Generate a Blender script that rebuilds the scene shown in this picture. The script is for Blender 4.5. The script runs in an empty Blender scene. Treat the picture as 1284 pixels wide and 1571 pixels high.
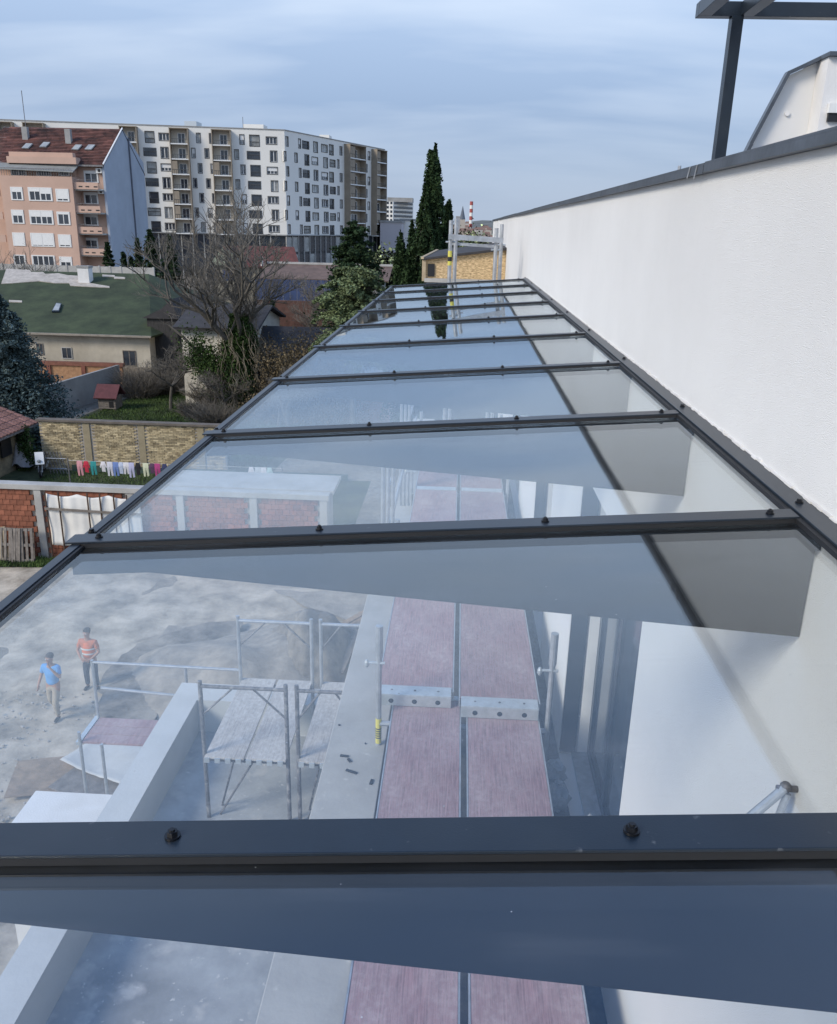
import bpy, math, random
import numpy as np
from mathutils import Vector, Matrix
random.seed(7); rng = np.random.default_rng(7)
R = math.radians
scene = bpy.context.scene
col = scene.collection
# ------------------------------------------------------------------ camera
EYE = Vector((0, 0, 11.7)); FPX = 1285.0
MC = Matrix(((0.998, -0.038, 0.041), (0.051, 0.321, -0.946), (0.023, 0.946, 0.323)))
def _axes():
    def u(v): return v.normalized()
    c = lambda p: u(Vector((p[0]-642, -(p[1]-785.5), -FPX)))
    Y = c((711, 349)); d = c((550, 4600)); d = u(d - Y*Y.dot(d)); Z = -d; X = Y.cross(Z)
    return Matrix((X, Y, Z))
MC = _axes()
cam = bpy.data.cameras.new('camera'); camo = bpy.data.objects.new('camera', cam); col.objects.link(camo)
cam.sensor_fit = 'HORIZONTAL'; cam.sensor_width = 36; cam.lens = FPX/1284*36
cam.clip_start = .05; cam.clip_end = 6000
camo.matrix_world = Matrix.Translation(EYE) @ MC.to_4x4()
scene.camera = camo
# measuring helpers: photograph direction -> point on a real plane
def ray(x, y): return MC @ Vector((x-642, -(y-785.5), -FPX)).normalized()
def aty(x, y, Y): r = ray(x, y); return EYE + r*(Y/r.y)
def atz(x, y, z): r = ray(x, y); return EYE + r*((z-EYE.z)/r.z)
def atx(x, y, X): r = ray(x, y); return EYE + r*(X/r.x)
# ------------------------------------------------------------------ sky, sun, exposure
SUN_EL, SUN_AZ = R(34), R(232)      # azimuth clockwise from +Y : behind the viewer, to the left
w = bpy.data.worlds.new('World'); scene.world = w; w.use_nodes = True
nt = w.node_tree; nt.nodes.clear(); N = nt.nodes.new; L = nt.links.new
out = N('ShaderNodeOutputWorld'); bg = N('ShaderNodeBackground'); bg.inputs['Strength'].default_value = .1
sky = N('ShaderNodeTexSky'); sky.sky_type = 'NISHITA'; sky.sun_disc = False
sky.sun_elevation = SUN_EL; sky.sun_rotation = SUN_AZ; sky.air_density = 1.0; sky.dust_density = 2.0
tc = N('ShaderNodeTexCoord'); sep = N('ShaderNodeSeparateXYZ'); L(tc.outputs['Generated'], sep.inputs[0])
def mth(op, a, b=None, clamp=False):
    m = N('ShaderNodeMath'); m.operation = op; m.use_clamp = clamp
    for i, v in enumerate((a, b)):
        if v is None: continue
        if isinstance(v, (int, float)): m.inputs[i].default_value = v
        else: L(v, m.inputs[i])
    return m.outputs[0]
zc = mth('MAXIMUM', sep.outputs['Z'], 0.0)
den = mth('ADD', zc, 0.22)
cx_ = mth('DIVIDE', sep.outputs['X'], den); cy_ = mth('DIVIDE', sep.outputs['Y'], den)
cmb = N('ShaderNodeCombineXYZ'); L(cx_, cmb.inputs[0]); L(mth('MULTIPLY', cy_, 2.6), cmb.inputs[1])
n1 = N('ShaderNodeTexNoise'); n1.inputs['Scale'].default_value = .8; n1.inputs['Detail'].default_value = 4; n1.inputs['Roughness'].default_value = .5
n1.inputs['Distortion'].default_value = .3
L(cmb.outputs[0], n1.inputs['Vector'])
n2 = N('ShaderNodeTexNoise'); n2.inputs['Scale'].default_value = 3.2; n2.inputs['Detail'].default_value = 7
L(cmb.outputs[0], n2.inputs['Vector'])
nn = mth('ADD', mth('MULTIPLY', n1.outputs[0], .82), mth('MULTIPLY', n2.outputs[0], .18))
cr = N('ShaderNodeValToRGB'); L(nn, cr.inputs[0])
cr.color_ramp.elements[0].position = .40; cr.color_ramp.elements[0].color = (0, 0, 0, 1)
cr.color_ramp.elements[1].position = .60; cr.color_ramp.elements[1].color = (1, 1, 1, 1)
# overcast luminance rises towards the zenith
el = N('ShaderNodeValToRGB'); L(zc, el.inputs[0])
e = el.color_ramp.elements
e[0].position = 0; e[0].color = (.335, .405, .520, 1)
e[1].position = 1; e[1].color = (.09, .20, .48, 1)
for p_, c_ in ((.11, (.235, .325, .490)), (.24, (.385, .50, .69)), (.45, (.60, .78, 1.08)), (.70, (.16, .33, .70))):
    k = el.color_ramp.elements.new(p_); k.color = (*c_, 1)
cl = N('ShaderNodeMix'); cl.data_type = 'RGBA'; cl.blend_type = 'MIX'
L(cr.outputs[0], cl.inputs[0]); L(el.outputs[0], cl.inputs[6])
lt = N('ShaderNodeMix'); lt.data_type = 'RGBA'; lt.inputs[0].default_value = .42; L(el.outputs[0], lt.inputs[6]); lt.inputs[7].default_value = (.80, .86, .93, 1)
hi = N('ShaderNodeMapRange'); hi.inputs[1].default_value = .38; hi.inputs[2].default_value = .75; hi.inputs[3].default_value = 1; hi.inputs[4].default_value = .15; L(zc, hi.inputs[0])
fade = mth('MULTIPLY', mth('MULTIPLY', cr.outputs[0], mth('MULTIPLY', zc, 3.4, True)), hi.outputs[0])
L(fade, cl.inputs[0]); L(lt.outputs[2], cl.inputs[7])
sc_ = N('ShaderNodeMix'); sc_.data_type = 'RGBA'; sc_.blend_type = 'MULTIPLY'; sc_.inputs[0].default_value = 1
L(cl.outputs[2], sc_.inputs[6]); sc_.inputs[7].default_value = (10, 10, 10, 1)
mx = N('ShaderNodeMix'); mx.data_type = 'RGBA'; mx.inputs[0].default_value = .88
L(sky.outputs[0], mx.inputs[6]); L(sc_.outputs[2], mx.inputs[7])
L(mx.outputs[2], bg.inputs[0]); L(bg.outputs[0], out.inputs[0])
sl = bpy.data.lights.new('sun', 'SUN'); sl.energy = 2.1; sl.angle = R(18); sl.color = (1, .90, .76)
so = bpy.data.objects.new('sun', sl); col.objects.link(so)
sd = Vector((math.sin(SUN_AZ)*math.cos(SUN_EL), math.cos(SUN_AZ)*math.cos(SUN_EL), math.sin(SUN_EL)))
so.rotation_euler = sd.to_track_quat('Z', 'Y').to_euler(); so.location = (0, 0, 60)
scene.view_settings.view_transform = 'Standard'; scene.view_settings.look = 'None'
scene.view_settings.gamma = 1; scene.view_settings.exposure = 0.50; scene.view_settings.use_curve_mapping = False
scene.render.engine = 'CYCLES'
scene.cycles.max_bounces = 8; scene.cycles.transparent_max_bounces = 40; scene.cycles.glossy_bounces = 4
# ------------------------------------------------------------------ materials
MATS = {}
def mat(name, c, rough=.8, metal=0, var=.12, scale=3, bump=0, bscale=40, c2=None, dirt=0, spec=.5, streak=0, stretch=None):
    if name in MATS: return MATS[name]
    m = bpy.data.materials.new(name); m.use_nodes = True; t = m.node_tree; b = t.nodes['Principled BSDF']
    b.inputs['Roughness'].default_value = rough; b.inputs['Metallic'].default_value = metal
    b.inputs['Specular IOR Level'].default_value = spec
    tc = t.nodes.new('ShaderNodeTexCoord'); mp = t.nodes.new('ShaderNodeMapping'); t.links.new(tc.outputs['Object'], mp.inputs[0])
    if stretch: mp.inputs['Scale'].default_value = stretch
    n = t.nodes.new('ShaderNodeTexNoise'); n.inputs['Scale'].default_value = scale; n.inputs['Detail'].default_value = 8; n.inputs['Roughness'].default_value = .65
    t.links.new(mp.outputs[0], n.inputs['Vector'])
    r = t.nodes.new('ShaderNodeValToRGB'); t.links.new(n.outputs[0], r.inputs[0])
    a = [max(0, x*(1-var)) for x in c]; d = [min(1, x*(1+var)) for x in (c2 or c)]
    r.color_ramp.elements[0].position = .35; r.color_ramp.elements[0].color = (*a, 1)
    r.color_ramp.elements[1].position = .65; r.color_ramp.elements[1].color = (*d, 1)
    colr = r.outputs[0]
    if dirt:
        n3 = t.nodes.new('ShaderNodeTexNoise'); n3.inputs['Scale'].default_value = scale*.35; n3.inputs['Detail'].default_value = 6
        mp3 = t.nodes.new('ShaderNodeMapping'); mp3.inputs['Scale'].default_value = (1, 1, .25 if streak else 1); mp3.inputs['Location'].default_value = (7, 3, 1)
        t.links.new(tc.outputs['Object'], mp3.inputs[0]); t.links.new(mp3.outputs[0], n3.inputs['Vector'])
        r3 = t.nodes.new('ShaderNodeValToRGB'); r3.color_ramp.elements[0].position = .48; r3.color_ramp.elements[1].position = .72
        r3.color_ramp.elements[0].color = (0, 0, 0, 1); r3.color_ramp.elements[1].color = (dirt, dirt, dirt, 1)
        t.links.new(n3.outputs[0], r3.inputs[0])
        x = t.nodes.new('ShaderNodeMix'); x.data_type = 'RGBA'; x.blend_type = 'MULTIPLY'
        t.links.new(r3.outputs[0], x.inputs[0]); t.links.new(colr, x.inputs[6]); x.inputs[7].default_value = (.45, .42, .38, 1); colr = x.outputs[2]
    t.links.new(colr, b.inputs['Base Color'])
    if bump:
        n4 = t.nodes.new('ShaderNodeTexNoise'); n4.inputs['Scale'].default_value = bscale; n4.inputs['Detail'].default_value = 5
        t.links.new(mp.outputs[0], n4.inputs['Vector'])
        bp = t.nodes.new('ShaderNodeBump'); bp.inputs['Strength'].default_value = bump; bp.inputs['Distance'].default_value = .02
        t.links.new(n4.outputs[0], bp.inputs['Height']); t.links.new(bp.outputs[0], b.inputs['Normal'])
    MATS[name] = m; return m
def obj_var(m, amt=.35):
    """colour differs a little from object to object"""
    t = m.node_tree; b = t.nodes['Principled BSDF']; l = b.inputs['Base Color'].links[0]; s = l.from_socket
    oi = t.nodes.new('ShaderNodeObjectInfo'); hs = t.nodes.new('ShaderNodeHueSaturation')
    mr = t.nodes.new('ShaderNodeMapRange'); mr.inputs[3].default_value = 1-amt; mr.inputs[4].default_value = 1+amt
    t.links.new(oi.outputs['Random'], mr.inputs[0]); t.links.new(mr.outputs[0], hs.inputs['Value'])
    t.links.new(s, hs.inputs['Color']); t.links.new(hs.outputs[0], b.inputs['Base Color']); return m
def island_var(m, amt=.3, c2=None):
    t = m.node_tree; b = t.nodes['Principled BSDF']; s = b.inputs['Base Color'].links[0].from_socket
    g = t.nodes.new('ShaderNodeNewGeometry'); hs = t.nodes.new('ShaderNodeHueSaturation')
    mr = t.nodes.new('ShaderNodeMapRange'); mr.inputs[3].default_value = 1-amt; mr.inputs[4].default_value = 1+amt
    t.links.new(g.outputs['Random Per Island'], mr.inputs[0]); t.links.new(mr.outputs[0], hs.inputs['Value'])
    t.links.new(s, hs.inputs['Color']); t.links.new(hs.outputs[0], b.inputs['Base Color']); return m
m_frame = mat('anthracite powder coat', (.008, .015, .025), .34, 0, .10, 12, .04, 400, spec=.55)
m_frame_far = m_frame
m_rubber = mat('black rubber', (.01, .01, .011), .6, 0, .1, 20)
m_web = mat('dark steel beam', (.006, .008, .012), .55, 0, .1, 8)
m_bolt = mat('black bolt', (.012, .013, .016), .35, .3, .1, 30)
m_render = mat('white textured render', (.79, .785, .765), .9, 0, .045, .4, .55, 260, spec=.2)
m_render2 = mat('white smooth render', (.72, .71, .69), .85, 0, .06, 1.2, .2, 60, dirt=.25, streak=1)
m_coping = mat('dark sheet metal coping', (.085, .098, .115), .42, .35, .25, 3, .12, 14)
m_conc = mat('smooth grey concrete', (.40, .395, .375), .85, 0, .10, 2.2, .12, 30, dirt=.3)
m_conc_floor = mat('terrace screed', (.30, .31, .31), .8, 0, .14, 1.6, .1, 20, c2=(.36, .37, .37), dirt=.45)
m_galv = mat('galvanised steel', (.42, .44, .46), .45, .55, .18, 9, .1, 60)
m_galv_d = mat('grimy steel tube', (.16, .155, .16), .6, .4, .4, 14, .3, 60)
m_alu = mat('aluminium end cap', (.50, .54, .56), .42, .5, .12, 14, .08, 60)
m_yel = mat('yellow sticker', (.62, .56, .10), .5, 0, .05, 5)
m_blk = mat('black print', (.015, .015, .015), .6, 0, .05, 5)
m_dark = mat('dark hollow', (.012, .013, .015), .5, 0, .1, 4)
m_winglass = mat('window glass', (.035, .045, .058), .08, 0, .3, .7, spec=.8)
m_winglass_l = mat('curtained window glass', (.30, .31, .30), .25, 0, .25, .9)
m_white = mat('white frame paint', (.72, .72, .70), .5, 0, .04, 5)
m_grey = mat('grey plaster', (.30, .30, .29), .9, 0, .12, .8, .3, 12, dirt=.35)
m_red = mat('fired red block', (.255, .095, .055), .9, 0, .22, 9, .4, 60)
obj_var(m_red, .28)
m_red_s = mat('fired red block mass', (.255, .095, .055), .9, 0, .22, 9, .4, 60); island_var(m_red_s, .3)
m_darkroof = mat('dark slate roof', (.040, .038, .040), .85, 0, .25, 2, .3, 20)
m_mortar = mat('mortar', (.34, .31, .27), .95, 0, .12, 6, .4, 60)
m_ybrick = mat('yellow facing brick', (.36, .285, .165), .9, 0, .2, 5, .3, 40, c2=(.42, .35, .22)); island_var(m_ybrick, .42)
m_wood = mat('weathered wood', (.24, .175, .115), .85, 0, .3, 4, .3, 40, stretch=(1, 1, 8))
m_wood2 = mat('grey old wood', (.17, .15, .13), .85, 0, .3, 5, .3, 40)
m_trunk = mat('grey brown bark', (.10, .09, .075), .95, 0, .3, 9, .5, 30)
m_twig = mat('bare twig', (.135, .122, .102), .95, 0, .25, 3)
m_grass = mat('grass blades', (.030, .062, .012), .8, 0, .4, .6, c2=(.060, .10, .022)); island_var(m_grass, .4)
def leaf_mat(name, a, b): 
    m = mat(name, a, .85, 0, .25, .9, c2=b, spec=.12); return island_var(m, .45)
m_spruce = leaf_mat('blue spruce needles', (.058, .085, .080), (.10, .135, .13))
m_conif = leaf_mat('dark conifer needles', (.020, .038, .018), (.035, .060, .026))
m_cyp = leaf_mat('cypress foliage', (.018, .036, .016), (.036, .062, .024))
m_cedar = leaf_mat('pale cedar needles', (.095, .125, .060), (.16, .20, .10))
m_ivy = leaf_mat('ivy leaves', (.022, .042, .014), (.045, .075, .022))
m_bush = leaf_mat('dry brown scrub', (.10, .075, .045), (.15, .12, .07))
def specks(m, scale, lo, hi, c, vec=(1, 1, 1)):
    t = m.node_tree; b = t.nodes['Principled BSDF']; s = b.inputs['Base Color'].links[0].from_socket
    tc = t.nodes.new('ShaderNodeTexCoord'); mp = t.nodes.new('ShaderNodeMapping'); mp.inputs['Scale'].default_value = vec; t.links.new(tc.outputs['Object'], mp.inputs[0])
    n = t.nodes.new('ShaderNodeTexNoise'); n.inputs['Scale'].default_value = scale; n.inputs['Detail'].default_value = 3; t.links.new(mp.outputs[0], n.inputs['Vector'])
    mr = t.nodes.new('ShaderNodeMapRange'); mr.inputs[1].default_value = lo; mr.inputs[2].default_value = hi; t.links.new(n.outputs[0], mr.inputs[0])
    x = t.nodes.new('ShaderNodeMix'); x.data_type = 'RGBA'; t.links.new(mr.outputs[0], x.inputs[0]); t.links.new(s, x.inputs[6]); x.inputs[7].default_value = (*c, 1)
    t.links.new(x.outputs[2], b.inputs['Base Color']); return m
specks(m_frame, 60, .70, .80, (.09, .10, .11)); specks(m_frame, 2.2, .50, .80, (.024, .031, .038), (1, 1, 1))
specks(m_conc_floor, 3.5, .56, .70, (.46, .45, .43)); specks(m_conc_floor, 22, .66, .74, (.52, .51, .49)); specks(m_conc, 14, .66, .78, (.5, .49, .46))
specks(m_render2, 1.2, .52, .75, (.56, .54, .50), (1, 1, .3)); specks(m_galv_d, 13, .52, .72, (.36, .35, .34))
# plywood deck
def deck_mat(name, base, stain, amount):
    m = bpy.data.materials.new(name); m.use_nodes = True; t = m.node_tree; b = t.nodes['Principled BSDF']; b.inputs['Roughness'].default_value = .85
    tc = t.nodes.new('ShaderNodeTexCoord')
    def noise(sc, st, det=8):
        mp = t.nodes.new('ShaderNodeMapping'); mp.inputs['Scale'].default_value = st; t.links.new(tc.outputs['Object'], mp.inputs[0])
        n = t.nodes.new('ShaderNodeTexNoise'); n.inputs['Scale'].default_value = sc; n.inputs['Detail'].default_value = det; n.inputs['Roughness'].default_value = .68
        t.links.new(mp.outputs[0], n.inputs['Vector']); return n.outputs[0]
    def ramp(s, a, b_, ca, cb):
        r = t.nodes.new('ShaderNodeValToRGB'); r.color_ramp.elements[0].position = a; r.color_ramp.elements[1].position = b_
        r.color_ramp.elements[0].color = (*ca, 1); r.color_ramp.elements[1].color = (*cb, 1); t.links.new(s, r.inputs[0]); return r.outputs[0]
    grain = ramp(noise(7, (14, .45, 1)), .32, .68, [x*.45 for x in base], [min(1, x*1.4) for x in base])
    st = ramp(noise(1.7, (1.2, .7, 1)), .55-amount, .80-amount, (.12,)*3, (.9,)*3)
    st2 = ramp(noise(21, (1.2, .8, 1), 5), .44, .66, (.45,)*3, (.85,)*3)
    mu = t.nodes.new('ShaderNodeMath'); mu.operation = 'MULTIPLY'; t.links.new(st, mu.inputs[0]); t.links.new(st2, mu.inputs[1])
    x = t.nodes.new('ShaderNodeMix'); x.data_type = 'RGBA'; t.links.new(mu.outputs[0], x.inputs[0]); t.links.new(grain, x.inputs[6]); x.inputs[7].default_value = (*stain, 1)
    t.links.new(x.outputs[2], b.inputs['Base Color']); return m
m_deck = deck_mat('red phenolic plywood', (.25, .145, .155), (.42, .35, .355), .20)
obj_var(m_deck, .14)
m_deck2 = deck_mat('plaster splashed plywood', (.30, .27, .25), (.62, .61, .58), .30)
# OSB
m_osb = mat('oriented strand board', (.40, .26, .115), .8, 0, .35, 6.5, .2, 30, c2=(.60, .45, .26), stretch=(2, 1, 6))
# pane glass: clear slab, both faces mirror by angle
def pane_glass():
    m = bpy.data.materials.new('canopy glass'); m.use_nodes = True; t = m.node_tree; t.nodes.clear()
    o = t.nodes.new('ShaderNodeOutputMaterial'); tr = t.nodes.new('ShaderNodeBsdfTransparent'); tr.inputs[0].default_value = (.955, .975, .985, 1)
    gl = t.nodes.new('ShaderNodeBsdfGlossy'); gl.inputs['Roughness'].default_value = .012; gl.inputs['Color'].default_value = (.90, .96, 1, 1)
    lw = t.nodes.new('ShaderNodeLayerWeight'); lw.inputs['Blend'].default_value = .5
    pw = t.nodes.new('ShaderNodeMath'); pw.operation = 'POWER'; t.links.new(lw.outputs['Facing'], pw.inputs[0]); pw.inputs[1].default_value = 5
    ma = t.nodes.new('ShaderNodeMath'); ma.operation = 'MULTIPLY_ADD'; t.links.new(pw.outputs[0], ma.inputs[0]); ma.inputs[1].default_value = .93; ma.inputs[2].default_value = GF0
    mx = t.nodes.new('ShaderNodeMixShader'); t.links.new(ma.outputs[0], mx.inputs[0]); t.links.new(tr.outputs[0], mx.inputs[1]); t.links.new(gl.outputs[0], mx.inputs[2])
    tc = t.nodes.new('ShaderNodeTexCoord'); n = t.nodes.new('ShaderNodeTexNoise'); n.inputs['Scale'].default_value = 1.1; n.inputs['Detail'].default_value = 1
    t.links.new(tc.outputs['Object'], n.inputs['Vector'])
    bp = t.nodes.new('ShaderNodeBump'); bp.inputs['Strength'].default_value = .25; bp.inputs['Distance'].default_value = .003
    t.links.new(n.outputs[0], bp.inputs['Height']); t.links.new(bp.outputs[0], gl.inputs['Normal'])
    # light dust film
    df = t.nodes.new('ShaderNodeBsdfDiffuse'); df.inputs['Color'].default_value = (.6, .62, .65, 1)
    n2 = t.nodes.new('ShaderNodeTexNoise'); n2.inputs['Scale'].default_value = 2.3; n2.inputs['Detail'].default_value = 6; t.links.new(tc.outputs['Object'], n2.inputs['Vector'])
    mr = t.nodes.new('ShaderNodeMapRange'); mr.inputs[1].default_value = .4; mr.inputs[2].default_value = .75; mr.inputs[3].default_value = .0; mr.inputs[4].default_value = .010
    t.links.new(n2.outputs[0], mr.inputs[0])
    n5 = t.nodes.new('ShaderNodeTexVoronoi'); n5.inputs['Scale'].default_value = 16; t.links.new(tc.outputs['Object'], n5.inputs['Vector'])
    n6 = t.nodes.new('ShaderNodeMapRange'); n6.inputs[1].default_value = .030; n6.inputs[2].default_value = .018; n6.inputs[3].default_value = 0; n6.inputs[4].default_value = .5; t.links.new(n5.outputs['Distance'], n6.inputs[0])
    n7 = t.nodes.new('ShaderNodeTexNoise'); n7.inputs['Scale'].default_value = 5; n7.inputs['Detail'].default_value = 4; mp7 = t.nodes.new('ShaderNodeMapping'); mp7.inputs['Scale'].default_value = (.5, 4, 1); mp7.inputs['Rotation'].default_value = (0, 0, .5)
    t.links.new(tc.outputs['Object'], mp7.inputs[0]); t.links.new(mp7.outputs[0], n7.inputs['Vector'])
    n8 = t.nodes.new('ShaderNodeMapRange'); n8.inputs[1].default_value = .56; n8.inputs[2].default_value = .8; n8.inputs[3].default_value = 0; n8.inputs[4].default_value = .035; t.links.new(n7.outputs[0], n8.inputs[0])
    a1 = t.nodes.new('ShaderNodeMath'); a1.operation = 'MAXIMUM'; t.links.new(n6.outputs[0], a1.inputs[0]); t.links.new(n8.outputs[0], a1.inputs[1])
    a2 = t.nodes.new('ShaderNodeMath'); a2.operation = 'ADD'; t.links.new(a1.outputs[0], a2.inputs[0]); t.links.new(mr.outputs[0], a2.inputs[1])
    m2 = t.nodes.new('ShaderNodeMixShader'); t.links.new(a2.outputs[0], m2.inputs[0]); t.links.new(mx.outputs[0], m2.inputs[1]); t.links.new(df.outputs[0], m2.inputs[2])
    t.links.new(m2.outputs[0], o.inputs[0]); return m
GF0 = .058
m_glass = pane_glass()
# ------------------------------------------------------------------ mesh helpers
WLOC = {}
def wloc(o):
    return WLOC.get(o.name, Vector((0, 0, 0))) if o else Vector((0, 0, 0))
def props(o, label=None, cat=None, group=None, kind=None):
    if label: o['label'] = label
    if cat: o['category'] = cat
    if group: o['group'] = group
    if kind: o['kind'] = kind
    return o
def link(name, me, parent=None, loc=None):
    o = bpy.data.objects.new(name, me); col.objects.link(o)
    if parent: o.parent = parent
    if loc is not None: o.location = Vector(loc) - wloc(parent)
    if parent is None and loc is not None: WLOC[o.name] = Vector(loc)
    return o
def empty(name, loc, rz=0, **k):
    o = bpy.data.objects.new(name, None); col.objects.link(o); o.location = loc; o.rotation_euler[2] = rz
    WLOC[o.name] = Vector(loc) if not rz else Vector((0, 0, 0)); o.empty_display_size = .2
    return props(o, **k)
class MB:
    def __init__(s): s.v = []; s.f = []
    def add(s, vs, fs):
        b = len(s.v); s.v += [tuple(v) for v in vs]; s.f += [tuple(b+i for i in f) for f in fs]; return s
    def box(s, x0, x1, y0, y1, z0, z1):
        return s.add([(x0,y0,z0),(x1,y0,z0),(x1,y1,z0),(x0,y1,z0),(x0,y0,z1),(x1,y0,z1),(x1,y1,z1),(x0,y1,z1)],
                     [(0,3,2,1),(4,5,6,7),(0,1,5,4),(1,2,6,5),(2,3,7,6),(3,0,4,7)])
    def hexa(s, p): return s.add(p, [(0,3,2,1),(4,5,6,7),(0,1,5,4),(1,2,6,5),(2,3,7,6),(3,0,4,7)])
    def tube(s, p, q, r0, r1=None, n=8):
        p = Vector(p); q = Vector(q); r1 = r0 if r1 is None else r1; d = (q-p)
        if d.length < 1e-6: return s
        d.normalize(); a = d.orthogonal().normalized(); b = d.cross(a); vs = []
        for c, r in ((p, r0), (q, r1)):
            for i in range(n):
                t = 2*math.pi*i/n; vs.append(c + a*(r*math.cos(t)) + b*(r*math.sin(t)))
        return s.add(vs, [(i, (i+1) % n, n+(i+1) % n, n+i) for i in range(n)] + [tuple(range(n-1, -1, -1)), tuple(range(n, 2*n))])
    def beam(s, p, q, w_, h_):
        """rectangular bar from p to q, w across, h up"""
        p = Vector(p); q = Vector(q); d = (q-p).normalized(); up = Vector((0, 0, 1))
        if abs(d.z) > .95: up = Vector((0, 1, 0))
        a = d.cross(up).normalized()*(w_/2); b = a.cross(d).normalized()*(h_/2)
        return s.hexa([p-a-b, p+a-b, q+a-b, q-a-b, p-a+b, p+a+b, q+a+b, q-a+b])
    def prism(s, poly, d):
        """closed polygon (3-D points) swept by vector d"""
        d = Vector(d); n = len(poly); a = [Vector(p) for p in poly]
        return s.add(a + [p+d for p in a], [tuple(range(n-1, -1, -1)), tuple(range(n, 2*n))] + [(i, (i+1) % n, n+(i+1) % n, n+i) for i in range(n)])
    def ball(s, c, r, n=8, m=5, sc=(1, 1, 1)):
        vs = []; fs = []; c = Vector(c)
        for j in range(m+1):
            ph = math.pi*j/m
            for i in range(n):
                t = 2*math.pi*i/n; vs.append(c + Vector((r*sc[0]*math.sin(ph)*math.cos(t), r*sc[1]*math.sin(ph)*math.sin(t), r*sc[2]*math.cos(ph))))
        for j in range(m):
            for i in range(n): fs.append((j*n+i, (j+1)*n+i, (j+1)*n+(i+1) % n, j*n+(i+1) % n))
        return s.add(vs, fs)
    def mesh(s, name, m, off=Vector((0, 0, 0))):
        me = bpy.data.meshes.new(name); me.from_pydata([tuple(Vector(v)-off) for v in s.v], [], s.f); me.materials.append(m); me.update(); return me
    def build(s, name, m, parent=None, origin=None, smooth=False, bevel=0, **k):
        """vertices in world space; with a parent they become relative to it"""
        off = wloc(parent) if parent else (Vector(origin) if origin is not None else Vector((0, 0, 0)))
        me = s.mesh(name, m, off)
        if smooth:
            me.shade_smooth()
        o = bpy.data.objects.new(name, me); col.objects.link(o)
        if parent: o.parent = parent; WLOC[o.name] = off.copy()
        else: o.location = off; WLOC[o.name] = off.copy()
        if bevel:
            b = o.modifiers.new('bevel', 'BEVEL'); b.width = bevel; b.segments = 2; b.limit_method = 'ANGLE'; b.angle_limit = R(40)
        return props(o, **k)
def quads_mesh(name, V, m, k=4):
    """V: (n,k,3) array of loose faces"""
    n = V.shape[0]; me = bpy.data.meshes.new(name)
    me.vertices.add(n*k); me.vertices.foreach_set('co', V.reshape(-1).astype(np.float32))
    me.loops.add(n*k); me.loops.foreach_set('vertex_index', np.arange(n*k, dtype=np.int32))
    me.polygons.add(n); me.polygons.foreach_set('loop_start', np.arange(0, n*k, k, dtype=np.int32))
    me.polygons.foreach_set('loop_total', np.full(n, k, dtype=np.int32)); me.materials.append(m); me.update(calc_edges=True); return me
def leaves(P, size, m, name='crown', flat=0., stretch=1.):
    """leaf-sized faces at points P (n,3)"""
    n = len(P); a = rng.normal(size=(n, 3)); a[:, 2] *= (1-flat); a /= np.linalg.norm(a, axis=1)[:, None]
    b = rng.normal(size=(n, 3)); b[:, 2] *= (1-flat); b -= a*(a*b).sum(1)[:, None]; b /= np.linalg.norm(b, axis=1)[:, None]
    s = size*rng.uniform(.6, 1.4, n)[:, None]; a = a*s*stretch; b = b*s*.6
    V = np.stack([P-a, P-b*.9, P+a, P+b], 1); return quads_mesh(name, V, m)
def tagobj(name, me, parent, world=None):
    o = bpy.data.objects.new(name, me); col.objects.link(o); o.parent = parent; return o
# ================================================================== SETTING
# ground sheet
def ground():
    m = bpy.data.materials.new('dusty ground'); m.use_nodes = True; t = m.node_tree; b = t.nodes['Principled BSDF']; b.inputs['Roughness'].default_value = .95
    tc = t.nodes.new('ShaderNodeTexCoord')
    def nz(s, st=(1, 1, 1), d=8):
        mp = t.nodes.new('ShaderNodeMapping'); mp.inputs['Scale'].default_value = st; t.links.new(tc.outputs['Object'], mp.inputs[0])
        n = t.nodes.new('ShaderNodeTexNoise'); n.inputs['Scale'].default_value = s; n.inputs['Detail'].default_value = d; n.inputs['Roughness'].default_value = .65; t.links.new(mp.outputs[0], n.inputs['Vector']); return n.outputs[0]
    r = t.nodes.new('ShaderNodeValToRGB'); t.links.new(nz(.35, (1, .6, 1)), r.inputs[0])
    r.color_ramp.elements[0].position = .33; r.color_ramp.elements[0].color = (.155, .135, .105, 1)
    r.color_ramp.elements[1].position = .62; r.color_ramp.elements[1].color = (.31, .275, .225, 1)
    r2 = t.nodes.new('ShaderNodeValToRGB'); t.links.new(nz(3.5), r2.inputs[0]); r2.color_ramp.elements[0].position = .3; r2.color_ramp.elements[1].position = .7
    r2.color_ramp.elements[0].color = (.62, .6, .58, 1); r2.color_ramp.elements[1].color = (1.15, 1.14, 1.12, 1)
    x = t.nodes.new('ShaderNodeMix'); x.data_type = 'RGBA'; x.blend_type = 'MULTIPLY'; x.inputs[0].default_value = 1
    t.links.new(r.outputs[0], x.inputs[6]); t.links.new(r2.outputs[0], x.inputs[7]); t.links.new(x.outputs[2], b.inputs['Base Color'])
    bp = t.nodes.new('ShaderNodeBump'); bp.inputs['Strength'].default_value = .7; bp.inputs['Distance'].default_value = .12
    t.links.new(nz(2.2), bp.inputs['Height']); t.links.new(bp.outputs[0], b.inputs['Normal'])
    MB().add([(-3000, -300, 0), (3000, -300, 0), (3000, 4500, 0), (-3000, 4500, 0)], [(0, 1, 2, 3)]).build('ground', m, kind='structure')
ground()
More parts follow.
